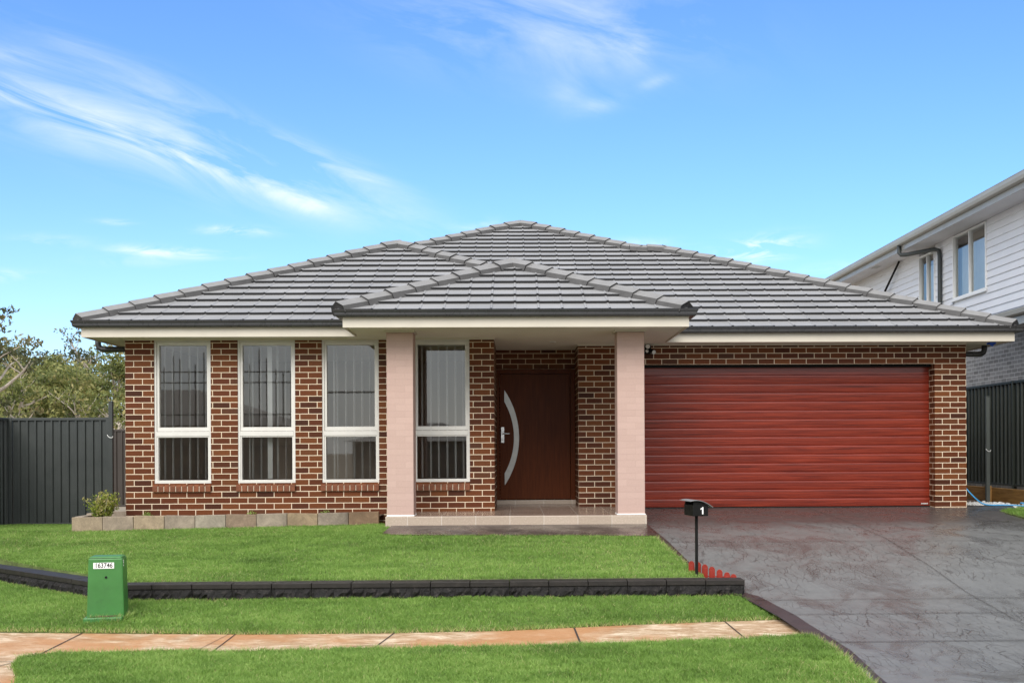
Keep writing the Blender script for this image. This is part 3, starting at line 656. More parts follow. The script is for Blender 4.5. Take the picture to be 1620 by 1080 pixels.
mb.face([(-5.86,14.95,.76),(-1.85,14.95,.80),(-1.85,15.52,.80),(-5.86,15.52,.78)]); mb.face([(-5.86,15.52,.78),(-5.44,15.52,.78),(-5.44,15.75,.78),(-5.86,15.75,.78)]); mb.build('planter_soil',M['soil'],PL)
def leaves_mesh(name,mat,cent,per,spread,ls,lw,parent,droop=.3,tint=(.0,1.0),origin=None,up=.2):
    """many leaf-sized quads in clumps round the given centres"""
    V=[];n=0;T=[]
    for (cx,cy,cz,cr) in cent:
        m=max(3,int(per*cr)); d=rng.normal(0,1,(m,3)); d/=np.linalg.norm(d,axis=1)[:,None]+1e-9; r=rng.random(m)**.45
        p=np.array([cx,cy,cz])+d*r[:,None]*np.array([spread[0],spread[0],spread[1]])*cr
        a=rng.normal(0,1,(m,3)); a[:,2]-=droop; a/=np.linalg.norm(a,axis=1)[:,None]; b=np.cross(a,rng.normal(0,1,(m,3))); b/=np.linalg.norm(b,axis=1)[:,None]+1e-9
        L=rng.uniform(.6,1.2,m)[:,None]*ls; W_=rng.uniform(.6,1.2,m)[:,None]*lw
        q=np.stack([p-a*L/2,p+b*W_/2,p+a*L/2,p-b*W_/2],1); V.append(q); t0=rng.uniform(.1,.9); T.append(np.repeat(np.clip(t0+.22*d[:,2]+rng.normal(0,.10,m),tint[0],tint[1]),4))  # tint rises towards clump tops: top light painted into leaf colour
    V=np.concatenate(V).astype(np.float32); n=len(V); me=bpy.data.meshes.new(name)
    o3=np.array(parent['_w']) if parent is not None else np.array(origin or (0,0,0))
    me.vertices.add(n*4); me.vertices.foreach_set('co',(V.reshape(-1,3)-o3).astype(np.float32).ravel()); me.loops.add(n*4); me.loops.foreach_set('vertex_index',np.arange(n*4,dtype=np.int32)); me.polygons.add(n); me.polygons.foreach_set('loop_start',np.arange(0,n*4,4,dtype=np.int32)); me.update(calc_edges=True)
    tint_attr(me,np.concatenate(T)); me.materials.append(mat); o=bpy.data.objects.new(name,me); C.objects.link(o)
    if parent is not None: o.parent=parent
    else: o.location=o3
    return o
SH=thing('shrub',(-5.62,15.12,.77),'small yellow green shrub growing at the left end of the stone planter','shrub')
st=MB(); cs=[]
for k in range(46):
    a=random.uniform(0,6.28); l=random.uniform(.13,.36); sp=random.uniform(.1,.75); p=[]
    bx,by=-5.62+random.uniform(-.05,.05),15.12+random.uniform(-.04,.04)
    for q in range(5):
        t=q/4; p.append((bx+math.cos(a)*sp*l*t*1.0,by+math.sin(a)*sp*l*t*.8,.77+l*t*(1.05-.3*sp*t)))
        if q>0: cs.append((*p[-1],.035+.015*random.random()))
    st.tube(p,[.004,.0035,.003,.002,.0015],4)
for k in range(5): cs.append((-5.46+random.uniform(-.05,.05),15.15,.98+.03*k,.045))
st.build('stem',M['bark'],SH)
leaves_mesh('foliage',M['shrub'],cs,420,(1.25,1.25),.045,.014,SH,-.6)
for k,(x,lb) in enumerate(((-5.05,'tiny green weed in the planter under the first window'),(-3.62,'tiny green weed in the planter under the second window'),(-2.62,'tiny green weed in the planter near the left column'))):
    leaves_mesh('weed',M['grass'],[(x+random.uniform(-.03,.03),15.2,.81+random.uniform(0,.03),.05) for _ in range(7)],420,(1,1),.03,.008,None,-.8,(.3,.8),origin=(x,15.2,.79)).update_tag()
    o=C.objects[-1] if False else [ob for ob in bpy.data.objects if ob.name.startswith('weed')][-1]
    tag(o,lb,'weed','weeds sprouting in the planter')

# ---------------------------------------------------------------- retaining wall
RW=thing('retaining_wall',(-.8,10.9,.235),'long low dark grey retaining wall of rough split blocks with flat caps','retaining wall')
def rockface(mb,p0,p1,z0,z1,dep,seed):
    p0,p1=Vector(p0),Vector(p1); d=(p1-p0); L=d.length; d/=L; nn=Vector((d.y,-d.x)); r=random.Random(seed); nx,nz=12,6; G=[]
    for i in range(nx+1):
        row=[]
        for j in range(nz+1):
            e=0 if i in(0,nx) or j in (0,nz) else 1
            o=(r.uniform(-.004,.036)+.006)*e; q=p0+d*(L*i/nx+(r.uniform(-.008,.008)*e)); row.append((q.x+nn.x*o,q.y+nn.y*o,z0+(z1-z0)*j/nz+r.uniform(-.005,.005)*e))
        G.append(row)
    for i in range(nx):
        for j in range(nz): 
            mb.face([G[i][j],G[i+1][j],G[i+1][j+1]]); mb.face([G[i][j],G[i+1][j+1],G[i][j+1]])
    a,b=p0,p1; c,e=p1-nn*dep,p0-nn*dep
    mb.face([(a.x,a.y,z1),(b.x,b.y,z1),(c.x,c.y,z1),(e.x,e.y,z1)]); mb.face([(e.x,e.y,z0),(e.x,e.y,z1),(a.x,a.y,z1),(a.x,a.y,z0)][::-1]); mb.face([(b.x,b.y,z0),(c.x,c.y,z0),(c.x,c.y,z1),(b.x,b.y,z1)]); mb.face([(c.x,c.y,z0),(e.x,e.y,z0),(e.x,e.y,z1),(c.x,c.y,z1)])
def blocks(a,b,n,seed):
    a,b=Vector(a),Vector(b); d=(b-a)/n; u=d.normalized(); nn=Vector((u.y,-u.x))
    for k in range(n):
        p,q=a+d*k+u*.002,a+d*(k+1)-u*.002
        mb=MB(); rockface(mb,p,q,.10,.352,.18,seed+k); mb.build('wall_block',M['rock'],RW)
        ca=MB(); f=.014; h=.403+random.uniform(-.0015,.0015); p,q=p+u*.001,q-u*.001
        P=[p+nn*f,q+nn*f,p-nn*.20,q-nn*.20]; P=[(v.x,v.y,.354) for v in P]+[(v.x,v.y,h) for v in P]; ca.hexa(P); ca.build('cap_block',M['cap'],RW,bevel=.004)
blocks((-3.93,10.8),(2.256,10.8),16,10); blocks((-7.62,14.10),(-3.955,10.82),13,60)

# red scalloped edging beside the driveway
ED=thing('garden_edging',(2.0,11.1,.33),'row of small red scalloped plastic pickets at the driveway end of the retaining wall','garden edging')
pk=[(1.803,11.25,.13),(1.862,11.20,.125),(1.925,11.16,.105),(1.99,11.12,.085),(2.06,11.08,.06),(2.13,11.05,.035),(2.19,11.02,.02)]
for x,y,h in pk:
    mb=MB(); ol=[(-.030,-.12)]+[(-.030,h-.035)]+[(.030*math.cos(t)*-1,h-.035+.035*math.sin(t)) for t in [math.pi*k/10 for k in range(1,10)]]+[(.030,h-.035),(.030,-.12)]
    z=.415; c=.95; mb.prism(ol,lambda u,v,dd:(x+u*c,y-u*.3+dd,z+v),-.006,.006); mb.prism([(-.018,-.1),(.018,-.1),(.018,h-.04),(-.018,h-.04)],lambda u,v,dd:(x+u*c,y-u*.3+dd,z+v),-.010,-.0065); mb.build('picket',M['redplastic'],ED,bevel=.003)
mb=MB(); mb.tube([(p[0]-.03,p[1]+.012,.40) for p in pk[:1]]+[(p[0],p[1]+.008,.40) for p in pk],.006,6); mb.build('tie_rail',M['redplastic'],ED)

# mailbox
MX=thing('mailbox',(1.823,11.05,.39),'black metal mailbox with curved lid and white number 1 on a thin post','mailbox')
mb=MB(); mb.box(1.809,1.837,11.036,11.064,.30,1.03); mb.build('post',M['black'],MX,bevel=.003)
MM=Rz(R(10),(1.815,11.05,0)); mb=MB(); mb.box(1.735,1.895,10.90,11.17,1.025,1.135,M=MM); bx=mb.build('box',M['black'],MX,bevel=.004)
mb=MB(); nA=10
fnc=lambda u,v,d: tuple(MM@Vector((u,d,v)))
arcp=[(1.700+.235*k/nA,1.172+.030*math.sin(math.pi*(.05+.80*k/nA))-.070*(k/nA)**1.6) for k in range(nA+1)]
ol=arcp+[(u,v-.005) for u,v in arcp[::-1]]
for k in range(nA):
    a,b=arcp[k],arcp[k+1]
    P=[fnc(a[0],a[1]-.005,10.87),fnc(b[0],b[1]-.005,10.87),fnc(a[0],a[1]-.005,11.20),fnc(b[0],b[1]-.005,11.20),fnc(a[0],a[1],10.87),fnc(b[0],b[1],10.87),fnc(a[0],a[1],11.20),fnc(b[0],b[1],11.20)]; mb.hexa(P)
mb.build('lid',M['lidm'],MX)
mb=MB()
for yy in (10.905,11.16):
    mb=MB(); mb.prism([(1.74,1.13),(1.89,1.13),(1.88,1.135),(1.80,1.175),(1.745,1.18)],fnc,yy,yy+.004); mb.build('lid_bracket',M['black'],bx)
mb=MB(); mb.prism([(-.004,-.042),(.013,-.042),(.013,.042),(.001,.042),(-.006,.032),(-.024,.024),(-.024,.012),(-.004,.017)],lambda u,v,d:tuple(MM@Vector((1.832+u*.85,10.8975-d,1.080+v*.85))),0,.0015); mb.build('number',M['white'],MX)

# green service pillar
UB=thing('utility_pillar',(-3.61,9.8,.22),'tapered green fibreglass service pillar with number plate reading 163746','utility box')
MM=Rz(R(9),(-3.61,9.8,0)); mb=MB()
def tap(z,hx,hy): return [tuple(MM@Vector((-3.605+sx*hx,9.80+sy*hy,z))) for sy in (-1,1) for sx in (-1,1)]
mb.hexa(tap(.25,.156,.108)+tap(.765,.143,.094)); mb.hexa(tap(.7655,.143,.094)+tap(.782,.128,.080)); cov=mb.build('cover',M['greenplastic'],UB,bevel=.012)
mb=MB(); mb.hexa([tuple(MM@Vector((-3.612+sx*.168,9.765+sy*.16,.12))) for sy in (-1,1) for sx in (-1,1)]+[tuple(MM@Vector((-3.612+sx*.162,9.765+sy*.152,.262))) for sy in (-1,1) for sx in (-1,1)]); bs=mb.build('base',M['greenplastic'],UB,bevel=.01)
mb=MB(); 
for k in range(9): mb.box(-3.72+.022*k,-3.706+.022*k,9.640,9.668,.2625,.266,M=MM)
mb.box(-3.66,-3.50,9.672,9.684,.2625,.268,M=MM); mb.build('base_slots',M['soil'],bs)
sl_=(.108-.094)/(.765-.25); yf=lambda z:9.80-.108+(z-.25)*sl_-.0025
mb=MB(); mb.tube([tuple(MM@Vector((-3.60,yf(.60)+.002,.60))),tuple(MM@Vector((-3.60,yf(.60)-.006,.60)))],.010,10); mb.build('lock',M['black'],cov)
mb=MB(); P=[tuple(MM@Vector((-3.605+x,yf(z)-d,z))) for z in (.676,.728) for d in (.0015,-.002) for x in (-.100,.072)]; mb.hexa(P); pl=mb.build('number_plate',M['white'],UB)
mb=MB(); text_faces(mb,'163746',.058,lambda x,y,z:tuple(MM@Vector((-3.619+x*.86,yf(.702+y)-.0018-z,.702+y))),.0008,bold=.001); mb.build('digits',M['digit'],pl)
mb=MB(); 
for z in (.70,.725,.742): mb.hexa([tuple(MM@Vector((-3.605+.1455-(z_-.7)*.025+e,9.80-.075+d,z_))) for z_ in (z-.007,z+.006) for d in (-.004,.012) for e in (0,.002)])
mb.build('side_mark',M['white'],UB)

UB.location=(-3.745,10.17,.164); UB.scale=(1.038,)*3
# ---------------------------------------------------------------- fences
def sheet_fence(name,a,b,z0,z1,mat,label,pitch=.135,amp=.028,bays=2.4,face=1,taper=None,cap=True,group=None):
    a,b=Vector(a),Vector(b); d=b-a; L=d.length; d/=L; nn=Vector((d.y,-d.x))*face; o=thing(name,(*((a+b)/2),z0),label,'fence',group)
    nbay=max(1,round(L/bays)); 
    for q in range(nbay):
        s0=L*q/nbay+.03; s1=L*(q+1)/nbay-.03; mb=MB(); pts=[]; s=s0; k=0
        while s<s1:
            for ds,oo in ((0,0),(pitch*.62,0),(pitch*.72,amp),(pitch*.90,amp)):
                if s+ds<s1: pts.append((s+ds,oo))
            s+=pitch
        pts.append((s1,0))
        for (sa,oa),(sb,ob) in zip(pts,pts[1:]):
            A=a+d*sa+nn*oa; B=a+d*sb+nn*ob; mb.face([(A.x,A.y,z0+.03),(B.x,B.y,z0+.03),(B.x,B.y,z1-.03),(A.x,A.y,z1-.03)])
        mb.build('panel',mat,o)
    for zz,hh in ((z1-.045,.045),(z0,.04)):
        mb=MB(); P=[a-nn*.022,b-nn*.022,a+nn*.034,b+nn*.034]; P=[(p.x,p.y,zz) for p in P]+[(p.x,p.y,zz+hh) for p in P]; mb.hexa(P); mb.build('rail',mat,o,bevel=.003)
    for q in range(nbay+1):
        c=a+d*(L*q/nbay); mb=MB(); P=[c-d*.026-nn*.03,c+d*.026-nn*.03,c-d*.026+nn*.042,c+d*.026+nn*.042]; P=[(p.x,p.y,z0-.3) for p in P]+[(p.x,p.y,z1+.006) for p in P]; mb.hexa(P); mb.build('post',mat,o,bevel=.003)
    return o
sheet_fence('steel_fence',(-8.43,18.6),(-6.82,18.6),.47,2.266,M['fence'],'dark grey ribbed steel fence panel facing the street left of the house',bays=1.6,face=1)
sheet_fence('steel_fence',(-8.49,12.2),(-8.49,18.6),.46,2.266,M['fence'],'dark grey ribbed steel fence running forward along the left boundary',face=1)
sheet_fence('steel_fence',(-9.4,25),(-5.5,25),.45,2.195,M['fence3'],'brownish steel fence seen through the gap beside the left house corner')
sheet_fence('steel_fence',(8.8,12.0),(8.8,26.4),1.0,2.855,M['fence2'],'dark green ribbed steel fence along the right boundary above timber sleepers',face=-1,pitch=.16)
def gatepost(x,y,z0,z1,label,latch):
    o=thing('gate_post',(x,y,z0),label,'post','steel gate posts'); mb=MB(); mb.box(x-.032,x+.032,y-.032,y+.032,z0-.2,z1); mb.box(x-.036,x+.036,y-.036,y+.036,z1,z1+.012); mb.build('post',M['post'] if x>0 else M['fence'],o,bevel=.003)
    mb=MB(); zz=latch; mb.tube([(x-.05,y-.04,zz+.045),(x-.03,y-.045,zz+.015),(x,y-.045,zz-.005),(x+.03,y-.042,zz-.005),(x+.045,y-.04,zz+.02)],.006,6); mb.build('cable_tie',M['white'],o)
gatepost(-6.735,18.5,.47,2.52,'dark grey steel gate post standing above the fence left of the house',1.93)
gatepost(8.56,19.75,.78,2.60,'dark grey steel gate post in front of the green fence right of the garage',1.62)
SW=thing('sleeper_wall',(8.75,19,.6),'low brown timber sleeper retaining wall under the right hand fence','sleeper wall')
for (y0,y1) in ((12.0,14.9),(14.92,17.4),(17.42,20.0),(20.02,22.9),(22.92,26.4)):
    for z in (.44,.70): mb=MB(); mb.box(8.70,8.76,y0,y1,z,z+.255); mb.build('sleeper',M['timber'],SW,bevel=.005)
for y in (14.9,17.4,19.95,22.9): mb=MB(); mb.box(8.60,8.70,y-.05,y+.05,.4,.985); mb.build('sleeper_post',M['timber'],SW,bevel=.006)
mb=MB(); mb.box(8.56,8.69,15.5,18.4,.55,.745); struct('garden_kerb',mb,M['stone'],bevel=.008)
mb=MB(); rr=random.Random(5)
for k in range(420):
    x=rr.uniform(7.75,8.5); y=rr.uniform(17.1,19.3); s_=rr.uniform(.015,.032); z=.70
    Mx=Matrix.Translation((x,y,z+s_*.4))@Matrix.Rotation(rr.uniform(0,6),4,Vector((rr.random(),rr.random(),rr.random())).normalized()); mb.box(-s_,s_,-s_*.7,s_*.7,-s_*.5,s_*.5,M=Mx)
o=mb.build('gravel',M['lens'],bevel=.008); tag(o,'pale loose stones along the foot of the timber sleeper wall','gravel',kind='stuff')
# hose
mb=MB(); p=[(6.86,16.9,1.25),(6.90,16.72,1.08),(6.97,16.68,.98),(7.07,16.68,.885),(7.17,16.7,.825),(7.30,16.72,.805),(7.5,16.72,.805),(7.7,16.6,.80),(7.85,16.45,.79)]
c0=(8.05,16.35)
for k in range(0,100):
    a=-2.6+k*.28; rr_=.33+.05*math.sin(k*.7)+.03*math.sin(k*1.9); p.append((c0[0]+rr_*1.15*math.cos(a),c0[1]+rr_*.75*math.sin(a),.785+.012*(k/14)+.008*math.sin(k*1.3)))
def smooth_path(P,n=3):
    P=[Vector(q) for q in P]; out=[]
    for i in range(len(P)-1):
        a,b,c,d=P[max(i-1,0)],P[i],P[i+1],P[min(i+2,len(P)-1)]
        for k in range(n):
            t=k/n; out.append(.5*((2*b)+(c-a)*t+(2*a-5*b+4*c-d)*t*t+(3*b-a-3*c+d)*t**3))
    out.append(P[-1]); return out
mb.tube(smooth_path(p),.011,8); o=mb.build('garden_hose',M['hose'],origin=(7.6,16.6,.8),smooth=True); tag(o,'bright blue garden hose coming off the garage corner into a coil','hose')

# ---------------------------------------------------------------- neighbouring two storey house
N=thing('neighbour_house',(12,24,.9),'two storey house at right with white weatherboards over grey brick','house')
NX=9.9; mb=MB(); mb.box(NX,NX+.11,10,38,.5,4.42,uo=(0,0)); mb.box(NX+.11,16,37.9,38,.5,6.4); mb.box(NX+.11,16,10,10.1,.5,4.3); mb.build('lower_wall',M['greybrick'],N)
NW=[(22.80,24.55,5.0,6.42),(25.62,26.62,4.88,6.32)]
mb=MB(); zz=4.44; bh=.155; 
segsY=[10]; 
def bseg(y0,y1,z0,z1): mb.face([(NX-.026,y1,z0),(NX-.026,y0,z0),(NX-.004,y0,z1),(NX-.004,y1,z1)]); mb.face([(NX-.004,y1,z0),(NX-.004,y0,z0),(NX-.026,y0,z0),(NX-.026,y1,z0)])
while zz<6.44:
    z1=min(zz+bh,6.445); cuts=[(10,38)]
    for (ya,yb,za,zb_) in NW:
        if zz<zb_ and z1>za: cuts=[c for y0,y1 in cuts for c in ((y0,ya),(yb,y1)) if c[1]>c[0]] if any(y0<ya<y1 for y0,y1 in cuts) else cuts
    # resolve both windows
    ys=[10]
    for (ya,yb,za,zb_) in NW:
        if zz<zb_ and z1>za: ys+=[ya,yb]
    ys.append(38)
    for k in range(0,len(ys),2): bseg(ys[k],ys[k+1],zz,z1)
    zz+=bh
mb.box(NX+.0,NX+.1,10,22.8,4.42,6.45); mb.box(NX,NX+.1,24.55,25.62,4.42,6.45); mb.box(NX,NX+.1,26.62,38,4.42,6.45); mb.box(NX,NX+.1,22.8,24.55,4.42,5.0); mb.box(NX,NX+.1,25.62,26.62,4.42,4.88)
mb.build('weatherboards',M['board'],N)
for (ya,yb,za,zb_) in NW:
    f=MB(); t=.036; x0=NX-.040; x1=NX+.06
    f.box(x0,x1,ya,yb,zb_-t,zb_); f.box(x0,x1,ya,yb,za,za+t); f.box(x0,x1,ya,ya+t,za+t,zb_-t); f.box(x0,x1,yb-t,yb,za+t,zb_-t); ym=(ya+yb)/2; f.box(x0+.01,x1,ym-.017,ym+.017,za+t,zb_-t); f.box(x0-.02,x0,ya-.05,yb+.05,za-.05,za-.002)
    W=f.build('window',M['white'],N,bevel=.003); g_=MB(); g_.face([(NX+.022,yb-.04,za+.04),(NX+.022,ya+.04,za+.04),(NX+.022,ya+.04,zb_-.04),(NX+.022,yb-.04,zb_-.04)]); g_.build('pane',M['glass'],W)
    c=MB(); n=40
    for k in range(n):
        y0=ya+.05+(yb-ya-.1)*k/n; y1=ya+.05+(yb-ya-.1)*(k+1)/n; c.face([(NX+.16+.012*(k%2),y0,za),(NX+.16+.012*((k+1)%2),y1,za),(NX+.16+.012*((k+1)%2),y1,zb_-.25),(NX+.16+.012*(k%2),y0,zb_-.25)])
    c.build('curtain',M['curtain'],W)
mb=MB(); mb.box(NX+.3,NX+.4,22,28,4.4,6.45); mb.build('interior',M['plaster'],N)
mb=MB(); mb.box(9.30,NX+4.5,9.5,38.5,6.445,6.46); mb.build('soffit',M['eavegrey'],N)
mb=MB(); mb.box(9.285,9.30,9.5,38.5,6.40,6.56); mb.build('fascia',M['nfascia'],N)
mb=MB(); mb.sweep([(9.285,38.5),(9.285,9.5)],[(.003,6.52),(.06,6.52),(.10,6.54),(.118,6.60),(.122,6.66),(.128,6.675),(.118,6.68),(.108,6.665),(.1,6.60),(.08,6.55),(.003,6.535)],close=True); gt=mb.build('gutter',M['nfascia'],N)
mb=MB(); mb.face([(9.24,9.4,6.62),(16,9.4,9.2),(16,38.6,9.2),(9.24,38.6,6.62)]); mb.face([(9.24,38.6,6.60),(16,38.6,9.18),(16,9.4,9.18),(9.24,9.4,6.60)]); mb.face([(9.24,38.6,6.6),(9.24,38.6,6.45),(22,38.6,6.45),(16,38.6,9.2)]); mb.face([(9.24,9.4,6.6),(16,9.4,9.2),(22,9.4,6.45),(9.24,9.4,6.45)]); mb.build('roof',M['bluetile'],N)
dpipe([(9.24,26.2,6.53),(9.24,26.2,6.36),(9.27,26.15,6.30),(9.34,26.0,6.28),(9.75,25.3,6.28),(9.82,25.22,6.24),(9.83,25.2,6.10),(9.83,25.2,4.5),(9.83,25.2,1.2)],.05,'downpipe',N,M['fence'])
mb=MB(); mb.box(9.47,9.62,28.6,29.0,6.437,6.443); mb.build('eave_vent',M['nfascia'],N)
# lower skillion roof
mb=MB(); P=[(9.38,10,4.20),(9.9,10,4.40),(9.38,22.75,4.20),(9.9,22.75,4.40)]; mb.hexa(P+[(x,y,z+.05) for x,y,z in P]); lr=mb.build('lower_roof',M['bluetile'],N)
mb=MB(); mb.sweep([(9.38,21.3),(9.38,18.0)],[(.002,4.13),(.06,4.13),(.10,4.16),(.115,4.24),(.105,4.25),(.002,4.25)],close=True); mb.sweep([(9.38,17.9),(9.38,10.0)],[(.002,4.13),(.06,4.13),(.10,4.16),(.115,4.24),(.105,4.25),(.002,4.25)],close=True); mb.build('lower_gutter',M['nfascia'],lr)
mb=MB(); mb.box(9.365,9.379,10,21.2,3.97,4.125); mb.box(9.38,9.898,10,21.2,3.97,3.985); mb.build('lower_fascia',M['nfascia'],lr)
mb=MB(); mb.tube([(9.80,27.8,6.42),(9.78,28.3,6.10),(9.76,29.3,5.5),(9.76,29.5,5.3),(9.76,29.6,.8)],.028,8); o=mb.build('black_pole',M['black'],origin=(9.76,29.4,.8)); tag(o,'thin black pole leaning up to the eave against the white weatherboards','pole')

# ---------------------------------------------------------------- gum trees beyond the left fence
def gum(x,y,h,seed,label,mat,cr=1.0,per=150,lean=0,ls=.20,lw=.085,low=.42,flat=.5,nb=10):
    r=random.Random(seed); o=thing('gum_tree',(x,y,-.1),label,'tree','gum trees beyond the left fence'); tr=MB(); cl=[]
    def limb(p,d,l,rad,lev):
        P=[p]; n=5; q=Vector(p); dd=Vector(d)
        for k in range(n):
            dd=(dd+Vector((r.gauss(0,.13),r.gauss(0,.13),r.gauss(.06,.10)))).normalized(); q=q+dd*(l/n); P.append(q.copy())
        tr.tube(P,[1.9*rad*(1-.72*k/n) for k in range(n+1)],6 if lev else 8,cap=False)
        if lev==2 or l<.7: cl.append((q.x,q.y,q.z,cr*r.uniform(.4,.8))); cl.append((P[3].x,P[3].y,P[3].z,cr*r.uniform(.25,.45))); return
        m=nb if lev==0 else r.randint(3,5)
        for k in range(m):
            t=(low+(1-low)*(k+r.random()*.6)/m) if lev==0 else r.uniform(.35,1); i_=min(n-1,int(t*n)); fr=min(1,t*n-i_); s0=P[i_].lerp(P[i_+1],fr)
            a=r.uniform(0,6.28); e=r.uniform(.25,.9); nd=Vector((math.cos(a),math.sin(a),e)).normalized(); nd=(nd+dd*.25).normalized()
            limb(s0,nd,l*(r.uniform(.28,.42) if lev==0 else r.uniform(.45,.7)),rad*.42*(1.2-t*.5),lev+1)
        cl.append((q.x,q.y,q.z,cr*.9))
    limb(Vector((x,y,-.1)),Vector((lean,0,1)).normalized(),h,.022*h,0)
    tr.build('trunk',M['bark'],o,smooth=True)
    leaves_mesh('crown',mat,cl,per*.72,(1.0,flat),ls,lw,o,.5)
    return o
def cs_(px,Y): return (px-815)/1740*Y
specs=[ # px in photo, distance, height, label, material, clump radius, leaves per clump
 (-16,38,482,'tall dark gum at the left edge of the photo with drooping leaf clumps','gumdark',.75,120,.0),
 (6,50,575,'spreading gum with pale bare limbs behind the fence near the left edge','gum',.9,65,.1),
 (38,62,565,'olive gum with a rounded brownish top rising left of the airy gum','gum',1.15,120,0),
 (62,78,548,'airy gum with a flat open top on the skyline','gumdark',1.0,70,0),
 (88,80,556,'small dark topped gum on the skyline right of the airy flat topped gum','gumdark',1.1,80,0),
 (75,56,585,'broad bright olive gum in the middle of the left grove','gum',1.2,150,0),
 (102,60,583,'dense green gum right of the broad olive gum','gum',1.15,150,0),
 (130,74,530,'tall thin white trunked gum with a sparse crown near the roof corner','gumdark',.85,60,0),
 (140,58,580,'gum with several pale upright stems left of the house corner','gum',1.0,60,0),
 (160,62,562,'leafy olive gum beside the left roof corner','gum',1.15,130,-.08),
 (185,58,560,'leafy green gum partly hidden by the left house wall','gum',1.1,130,0),
 (22,70,568,'tall olive gum deep in the grove behind the spreading gum','gum',1.2,130,0),
 (118,46,612,'low pale limbed gum right above the street facing fence','gum',.7,38,.15),
 (50,44,630,'low branching gum above the left corner post of the fence','gum',.7,38,-.1),
 (170,45,628,'low light green gum between gate post and house corner','gum',.7,45,0),
 (-60,60,560,'gum just outside the left edge of the photo','gum',1.2,80,0),
 (240,66,565,'gum standing behind the left roof hip','gum',1.2,60,0)]
for k,(px,Y,hh,lb,mt,cr,per,ln) in enumerate(specs): gum(cs_(px,Y),Y,(1.85+(710-hh)*Y/1740)/1.30,100+k*7,lb,M[mt],cr,per,ln,ls=.17+.0012*Y,lw=.075+.0006*Y)
cl=[]
for k in range(900):
    y=rng.uniform(70,96); x=rng.uniform(-62,-14); cl.append((x,y,rng.uniform(.2,3.0+1.0*math.sin(x*.33)+ .8*math.sin(x*1.1)),rng.uniform(.8,1.5)))
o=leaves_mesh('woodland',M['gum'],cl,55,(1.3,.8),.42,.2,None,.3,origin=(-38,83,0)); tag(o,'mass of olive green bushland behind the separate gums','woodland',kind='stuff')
cl=[]
for k in range(200):
    y=rng.uniform(56,68); x=rng.uniform(-40,-15); cl.append((x,y,rng.uniform(.1,1.8),rng.uniform(.5,1.0)))
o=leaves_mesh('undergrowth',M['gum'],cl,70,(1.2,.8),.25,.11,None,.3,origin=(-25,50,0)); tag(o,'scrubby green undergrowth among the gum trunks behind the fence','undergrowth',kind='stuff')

# ---------------------------------------------------------------- across the street (seen mirrored in the windows)
def site_house(x0,x1,y0,y1,ze,zr,label):
    o=thing('site_house',((x0+x1)/2,(y0+y1)/2,0),label,'house','houses across the street'); mb=MB(); mb.box(x0,x1,y0,y1,-.1,ze,uo=(0,0)); mb.build('wall',M['darkwall'],o)
    mb=MB(); e=.5; a,b,c,d=(x0-e,y1+e,ze),(x1+e,y1+e,ze),(x1+e,y0-e,ze),(x0-e,y0-e,ze); hy=(y1-y0)/2+e; r0,r1=(x0-e+hy,(y0+y1)/2,zr),(x1+e-hy,(y0+y1)/2,zr)
    mb.face([a,b,r1,r0]); mb.face([b,c,r1]); mb.face([c,d,r0,r1]); mb.face([d,a,r0]); mb.face([a,d,c,b]); mb.build('roof',M['darkroof'],o); return o
site_house(-26,-11.6,-32,-22,2.9,4.9,'unfinished house with dark roof across the street, mirrored in the left window')
site_house(-9.6,-2,-44,-34,2.2,3.4,'low dark roofed house across the street, mirrored in the third window')
site_house(4,16,-40,-30,3,5,'dark roofed house opposite the garage across the street')
SC=thing('scaffold',(-14,-21,0),'steel pipe scaffold around the unfinished house across the street','scaffold'); mb=MB(); rr=random.Random(2)
for k in range(12):
    x=-18+k*.75+rr.uniform(-.1,.1)
    if -11.3<x: x-=0
    mb.tube([(x,-20.9,-.1),(x,-20.9,rr.uniform(5.2,6.6))],.03,6)
    mb.tube([(x+.1,-22,3),(x+.1,-22,rr.uniform(5.4,6.8))],.03,6)
for z in (1.9,3.4,4.9,5.4): mb.tube([(-18.2,-20.9,z),(-9.6,-20.9,z)],.03,6)
mb.build('pipes',M['fence'],SC)
SC=thing('scaffold',(-6.4,-30,0),'narrow scaffold tower across the street, mirrored in the third window','scaffold'); mb=MB()
for x in (-6.7,-6.2): mb.tube([(x,-30,-.1),(x,-30,9.5)],.05,6)
for z in np.arange(1,9.5,1.0): mb.tube([(-6.75,-30,z),(-6.15,-30,z)],.045,6)
mb.tube([(-10.5,-30,4.9),(-6.1,-30,4.9)],.05,6); mb.build('pipes',M['fence'],SC)

# ---------------------------------------------------------------- sky, sun, camera
W=bpy.data.worlds.new('World'); bpy.context.scene.world=W; W.use_nodes=True; nt=W.node_tree; nt.nodes.clear()
T=NT.__new__(NT); T.t=nt; T.n=nt.nodes; T.l=nt.links
SUN_EL=R(38); SUN_AZ=R(192)   # compass style rotation from +Y, clockwise
sky=nt.nodes.new('ShaderNodeTexSky'); sky.sky_type='NISHITA'; sky.sun_disc=False; sky.sun_elevation=SUN_EL; sky.sun_rotation=SUN_AZ; sky.air_density=1.0; sky.dust_density=.6; sky.ozone_density=2.2
dirv=T.coord('Generated'); sp=T.new('ShaderNodeSeparateXYZ'); T.l.new(dirv,sp.inputs[0]); X_,Y_,Z_=sp.outputs
ys=T.math('MAXIMUM',Y_,.03); U=T.math('DIVIDE',X_,ys); V_=T.math('DIVIDE',Z_,ys)
cmb=T.new('ShaderNodeCombineXYZ'); T.l.new(U,cmb.inputs[0]); T.l.new(V_,cmb.inputs[1])
